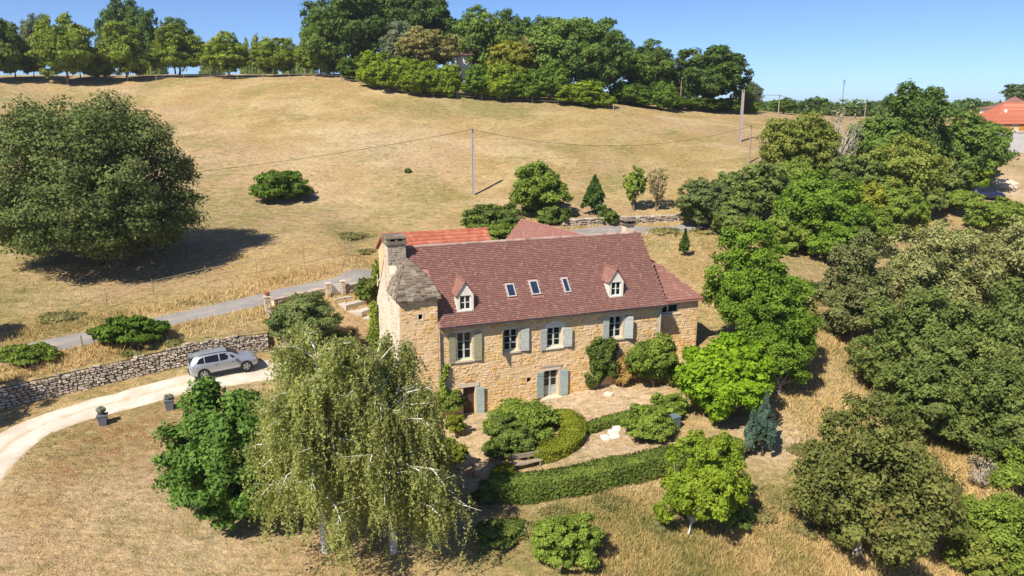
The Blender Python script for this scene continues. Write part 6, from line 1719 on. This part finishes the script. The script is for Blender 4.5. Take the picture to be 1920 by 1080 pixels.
def rock(label, px, py, r, mat, seed):
    g = np.random.default_rng(seed); P = hit(px, py)
    V = []; F = []; n1, n2 = 7, 10
    for i in range(n1):
        for j in range(n2):
            a, b = math.pi * i / (n1 - 1), 2 * math.pi * j / n2; k = r * g.uniform(.75, 1.15)
            V.append((k * math.sin(a) * math.cos(b), k * math.sin(a) * math.sin(b), k * .6 * math.cos(a)))
    F = [(i * n2 + j, i * n2 + (j + 1) % n2, (i + 1) * n2 + (j + 1) % n2, (i + 1) * n2 + j) for i in range(n1 - 1) for j in range(n2)]
    tag(link('rock', mesh('rock', V, F, M[mat]), None, P), label, 'rock')
rock('grey rock at the foot of the dark wall shrub', 1142, 740, 0.35, 'drystone', 1)
rock('pale rock on the stony bank at the right edge', 1888, 392, 1.6, 'ashlar', 2)
rock('pale rock face above the dark blue car', 1884, 350, 2.0, 'ashlar', 3)

# ------------------------------------------------------------------ distant houses
def far_house(label, x0, x1, yb, yt, Y, depth, roofh, wall, roof, shut=None, name='house'):
    a = at_y(x0, yb, Y); b = at_y(x1, yb, Y); zt = at_y(x0, yt, Y)[2]; w = b[0] - a[0]; h = zt - a[2]
    root = tag(empty(name, a), label, 'house')
    MB().box(0, w, 0, depth, -2.5, h).build('wall', M[wall], root)
    o = 0.4
    m = MB(); in_ = min(depth, w) / 2 + o
    m.add([(-o, -o, h), (w + o, -o, h), (w + o, depth + o, h), (-o, depth + o, h), (-o + in_, depth / 2, h + roofh), (max(w + o - in_, -o + in_ + .01), depth / 2, h + roofh)], [(0, 1, 5, 4), (1, 2, 5), (2, 3, 4, 5), (3, 0, 4), (3, 2, 1, 0)])
    r_ = m.build('roof', M[roof], root)
    # courses of tiles on the slope towards the camera
    q = MB(); n = 14
    for k in range(n):
        t0, t1 = k / n, (k + 1) / n; zz = h + roofh * t0; yy = -o + (depth / 2 + o) * t0; zz1 = h + roofh * t1; yy1 = -o + (depth / 2 + o) * t1
        xa, xb = -o + in_ * t0, w + o - in_ * t0; xa1, xb1 = -o + in_ * t1, w + o - in_ * t1
        q.add([(xa, yy - .02, zz + .05), (xb, yy - .02, zz + .05), (xb1, yy1, zz1 + .02), (xa1, yy1, zz1 + .02), (xa, yy - .02, zz), (xb, yy - .02, zz)], [(0, 1, 2, 3), (4, 5, 1, 0)], random.Random(k).random())
    tag(q.build('tile_course', M[roof], r_), kind='stuff')
    for s0, s1 in (shut or []):
        xs0 = at_y(s0, yb, Y)[0] - a[0]; xs1 = at_y(s1, yb, Y)[0] - a[0]
        e = empty('window', (0, 0, 0), 0, root)
        MB().box(xs0, (xs0 + xs1) / 2 - .01, -.08, -.02, .15, h * .92).build('shutter', M['orangewood'], e); MB().box((xs0 + xs1) / 2 + .01, xs1, -.08, -.02, .15, h * .92).build('shutter', M['orangewood'], e)
        MB().box(xs0 - .1, xs1 + .1, -.12, 0.02, .02, .14).build('sill', M['whitestone'], e)
    return root, a, w, h
M['orangewood'] = m_plain('orange_shutter_wood', (0.50, 0.20, 0.035), 0.7, 0.3, 0, 0.2, 4.0)
M['cream'] = m_plain('cream_render', (0.62, 0.50, 0.34), 0.9, 0.2, 0, 0.15, 0.7)
M['block'] = m_plain('grey_block_wall', (0.42, 0.42, 0.42), 0.9, 0.2, 0, 0.2, 0.8, 0.01)
hr, ha_, hw_, hh_ = far_house('cream house with red hipped roof and orange shutters at the right edge', 1860, 1990, 247, 232, 140, 9.5, 3.9, 'cream', 'orangetile', [(1883, 1894), (1909, 1920)])
MB().box(3.3, 3.7, 2.2, 2.6, hh_ + 1.2, hh_ + 2.6).build('chimney', M['whitestone'], hr)
bw = at_y(1870, 282, 137); bt = at_y(1870, 248, 137)
bwall = tag(empty('block_wall', bw), 'grey block retaining wall below the red roofed house', 'wall')
for k in range(4):
    MB().box(-0.3 + k * 3.6, 3.28 + k * 3.6, 0, 0.5, -3, bt[2] - bw[2] - 0.15 * (k % 2)).build('wall_panel', M['block'], bwall)
    MB().box(-0.35 + k * 3.6, 3.32 + k * 3.6, -0.08, 0.55, bt[2] - bw[2] - 0.15 * (k % 2), bt[2] - bw[2] - 0.15 * (k % 2) + 0.12).build('coping', M['slab'], bwall)
far_house('distant pale house with brown roof behind the red roofed one', 1877, 1960, 214, 203, 172, 8, 1.6, 'whitestone', 'rooftile')
far_house('distant house turret with pointed brown roof', 1894, 1924, 205, 196, 176, 3.7, 1.9, 'whitestone', 'rooftile')
far_house('house with brown roof hidden in the hilltop grove', 846, 884, 124, 103, 150, 6, 4.6, 'whitestone', 'rooftile')
tree('umbrella_pine', 'dark spreading pine behind the houses at the right edge', 'tree', 'pine', 1905, 0, 150, 1862, 1990, Y=190, cb=0.3, flat=1, ncap=12000)
bush('pink_oleander', 'pink flowering bush on the far field edge', 'pink', 1805, 0, 208, 1799, 1812, Y=215, ncap=500, front=False)
for lab, a, Y in (('small dark tree on the far field edge right of the pink bush', (1826, 0, 202, 1814, 1838), 215), ('pale tree on the far field edge by the distant houses', (1862, 0, 198, 1846, 1880), 200), ('light green tree behind the distant pole', (1462, 0, 184, 1438, 1484), 165)):
    htree('field_tree', lab, 'tree', 'oakmid1', *a, Y=Y)

# ------------------------------------------------------------------ far woods along the horizon (one mass)
def far_wood():
    g = np.random.default_rng(55); VV = []; A = []
    for k in range(190):
        Y = g.uniform(260, 620); x = at_y(g.uniform(1340, 1990), 200, Y)[0]
        z = gz(x, Y); h = g.uniform(3.0, 7.5) ; w = g.uniform(5, 11)
        V, var, C = crown(g, 'oak', (0, 0, h / 2), (w, w, h / 2), 0.0032 * Y * 1.3, 'dome', 700)
        VV.append(V + np.array([x, Y, z])); A.append(var)
    tag(link('distant_wood', leaf_mesh('distant_wood', np.concatenate(VV), SP['oak']['mat'], np.concatenate(A))), kind='stuff')
far_wood()

# ------------------------------------------------------------------ dry grass
def look(grid, x, y):
    i = np.clip(np.searchsorted(GX, x), 0, len(GX) - 1); j = np.clip(np.searchsorted(GY, y), 0, len(GY) - 1)
    return grid[j, i]
def m_grass():
    t = NT('dry_grass_blades'); v = t.attr('var')
    r = t.n('ShaderNodeValToRGB'); e = r.color_ramp.elements
    for k in range(3): e.new(0.5)
    for k, (p, c) in enumerate([(0, (0.70, 0.54, 0.27)), (0.35, (0.58, 0.415, 0.18)), (0.62, (0.41, 0.33, 0.125)), (0.82, (0.25, 0.245, 0.070)), (1.0, (0.14, 0.18, 0.035))]):
        e[k].position = p; e[k].color = (*c, 1)
    t.l(v, r.inputs[0])
    d = t.bsdf(r.outputs[0], 0.8, 0.15); tr = t.n('ShaderNodeBsdfTranslucent'); t.l(r.outputs[0], tr.inputs[0])
    m = t.n('ShaderNodeMixShader'); m.inputs[0].default_value = 0.3; t.l(d, m.inputs[1]); t.l(tr.outputs[0], m.inputs[2])
    return t.done(m.outputs[0])
M['grass'] = m_grass()
def grass():
    g = np.random.default_rng(77); n = 125000
    q = g.random(n); Y = 1 / (1 / 24 + q * (1 / 165 - 1 / 24)); X = g.uniform(-0.74, 0.74, n) * Y * 1.02
    lane = near_path(X, Y, LANE, 0); drv = near_path(X, Y, DRIVE, 0)
    s_, o_ = in_house(X, Y)
    ok = (lane > LANE_W * 0.96) & (drv > DRIVE_W * 0.95) & ~((s_ > -2.8) & (s_ < 20.4) & (o_ > -0.1) & (o_ < 15))
    bare = look(BARE, X, Y); green = look(GREEN, X, Y); rust = look(RUST, X, Y)
    ok &= g.random(n) > bare * 0.93
    # how tall: mown field and lawn short, verges and the slope below the garden long
    pxs = 960 + FPX * X / (Y * math.cos(PITCH) + 15 * math.sin(PITCH))
    tall = np.exp(-((lane - 2.6) / 1.5) ** 2) * (Y < 72)
    slope = smooth((X - 1) / 4) * smooth((39 - Y) / 4) + smooth((X - 15) / 4) * smooth((70 - Y) / 6)
    back = smooth((X + 2) / 5) * np.exp(-((Y - 79) / 7) ** 2)
    tall = np.clip(np.maximum(np.maximum(tall, slope * 0.9), back * 0.8), 0, 1)
    keep = g.random(n) < (0.40 + 0.6 * tall)
    ok &= keep
    X, Y, tall, green, rust = X[ok], Y[ok], tall[ok], green[ok], rust[ok]; n = len(X)
    Z = ground(X, Y) - sunk(X, Y)
    mott = fbm(X * 0.35, Y * 0.35, 31); fine = fbm(X * 1.3, Y * 1.3, 37)
    tone = np.clip(0.15 + 0.55 * (mott - 0.42) * 2 + 0.5 * (fine - 0.45) + green * 0.55 + rust * 0.15 + tall * 0.10 * (fine * 2 - 0.7) + g.normal(size=n) * 0.12, 0, np.where(np.hypot(X, Y) > 75, 0.75, 1))
    k = 4
    dist = np.hypot(X, Y)
    h = (0.045 + 0.0011 * np.minimum(dist, 60)) * (0.7 + 0.8 * g.random(n)) * np.where(dist > 80, 0.7, 1) + tall * g.uniform(0.10, 0.42, n)
    P = np.repeat(np.stack([X, Y, Z], -1), k, 0); H_ = np.repeat(h, k) * g.uniform(0.6, 1.15, n * k); sp = np.repeat(0.05 + 0.0012 * dist + tall * 0.10, k)
    P[:, :2] += g.normal(size=(n * k, 2)) * sp[:, None]; P[:, 2] -= 0.02
    a = g.uniform(0, 6.283, n * k); w = np.repeat(0.010 + 0.00042 * dist, k)
    D = np.stack([np.cos(a), np.sin(a), np.zeros(n * k)], -1) * w[:, None]
    tip = P + np.stack([g.normal(size=n * k) * 0.45, g.normal(size=n * k) * 0.45, np.ones(n * k)], -1) * H_[:, None]
    V = np.stack([P - D, P + D, tip], 1).reshape(-1, 3); m = n * k; TRI[0] += m
    tag(link('dry_grass', mesh('dry_grass', V, np.arange(3 * m).reshape(-1, 3), M['grass'], var=np.clip(np.repeat(tone, k) + g.normal(size=m) * 0.07, 0, 1))), kind='stuff')
grass()

# ------------------------------------------------------------------ thin summer haze over the whole place
hz = MB(); hz.box(-2800, 2800, -300, 4600, -30, 60)
t = NT('summer_haze'); pv = t.n('ShaderNodeVolumePrincipled'); pv.inputs['Color'].default_value = (0.86, 0.92, 1.0, 1); pv.inputs['Density'].default_value = 0.00018; pv.inputs['Anisotropy'].default_value = 0.2
t.l(pv.outputs[0], t.out.inputs['Volume'])
tag(hz.build('haze', t.m), kind='stuff')
cy.volume_bounces = 0
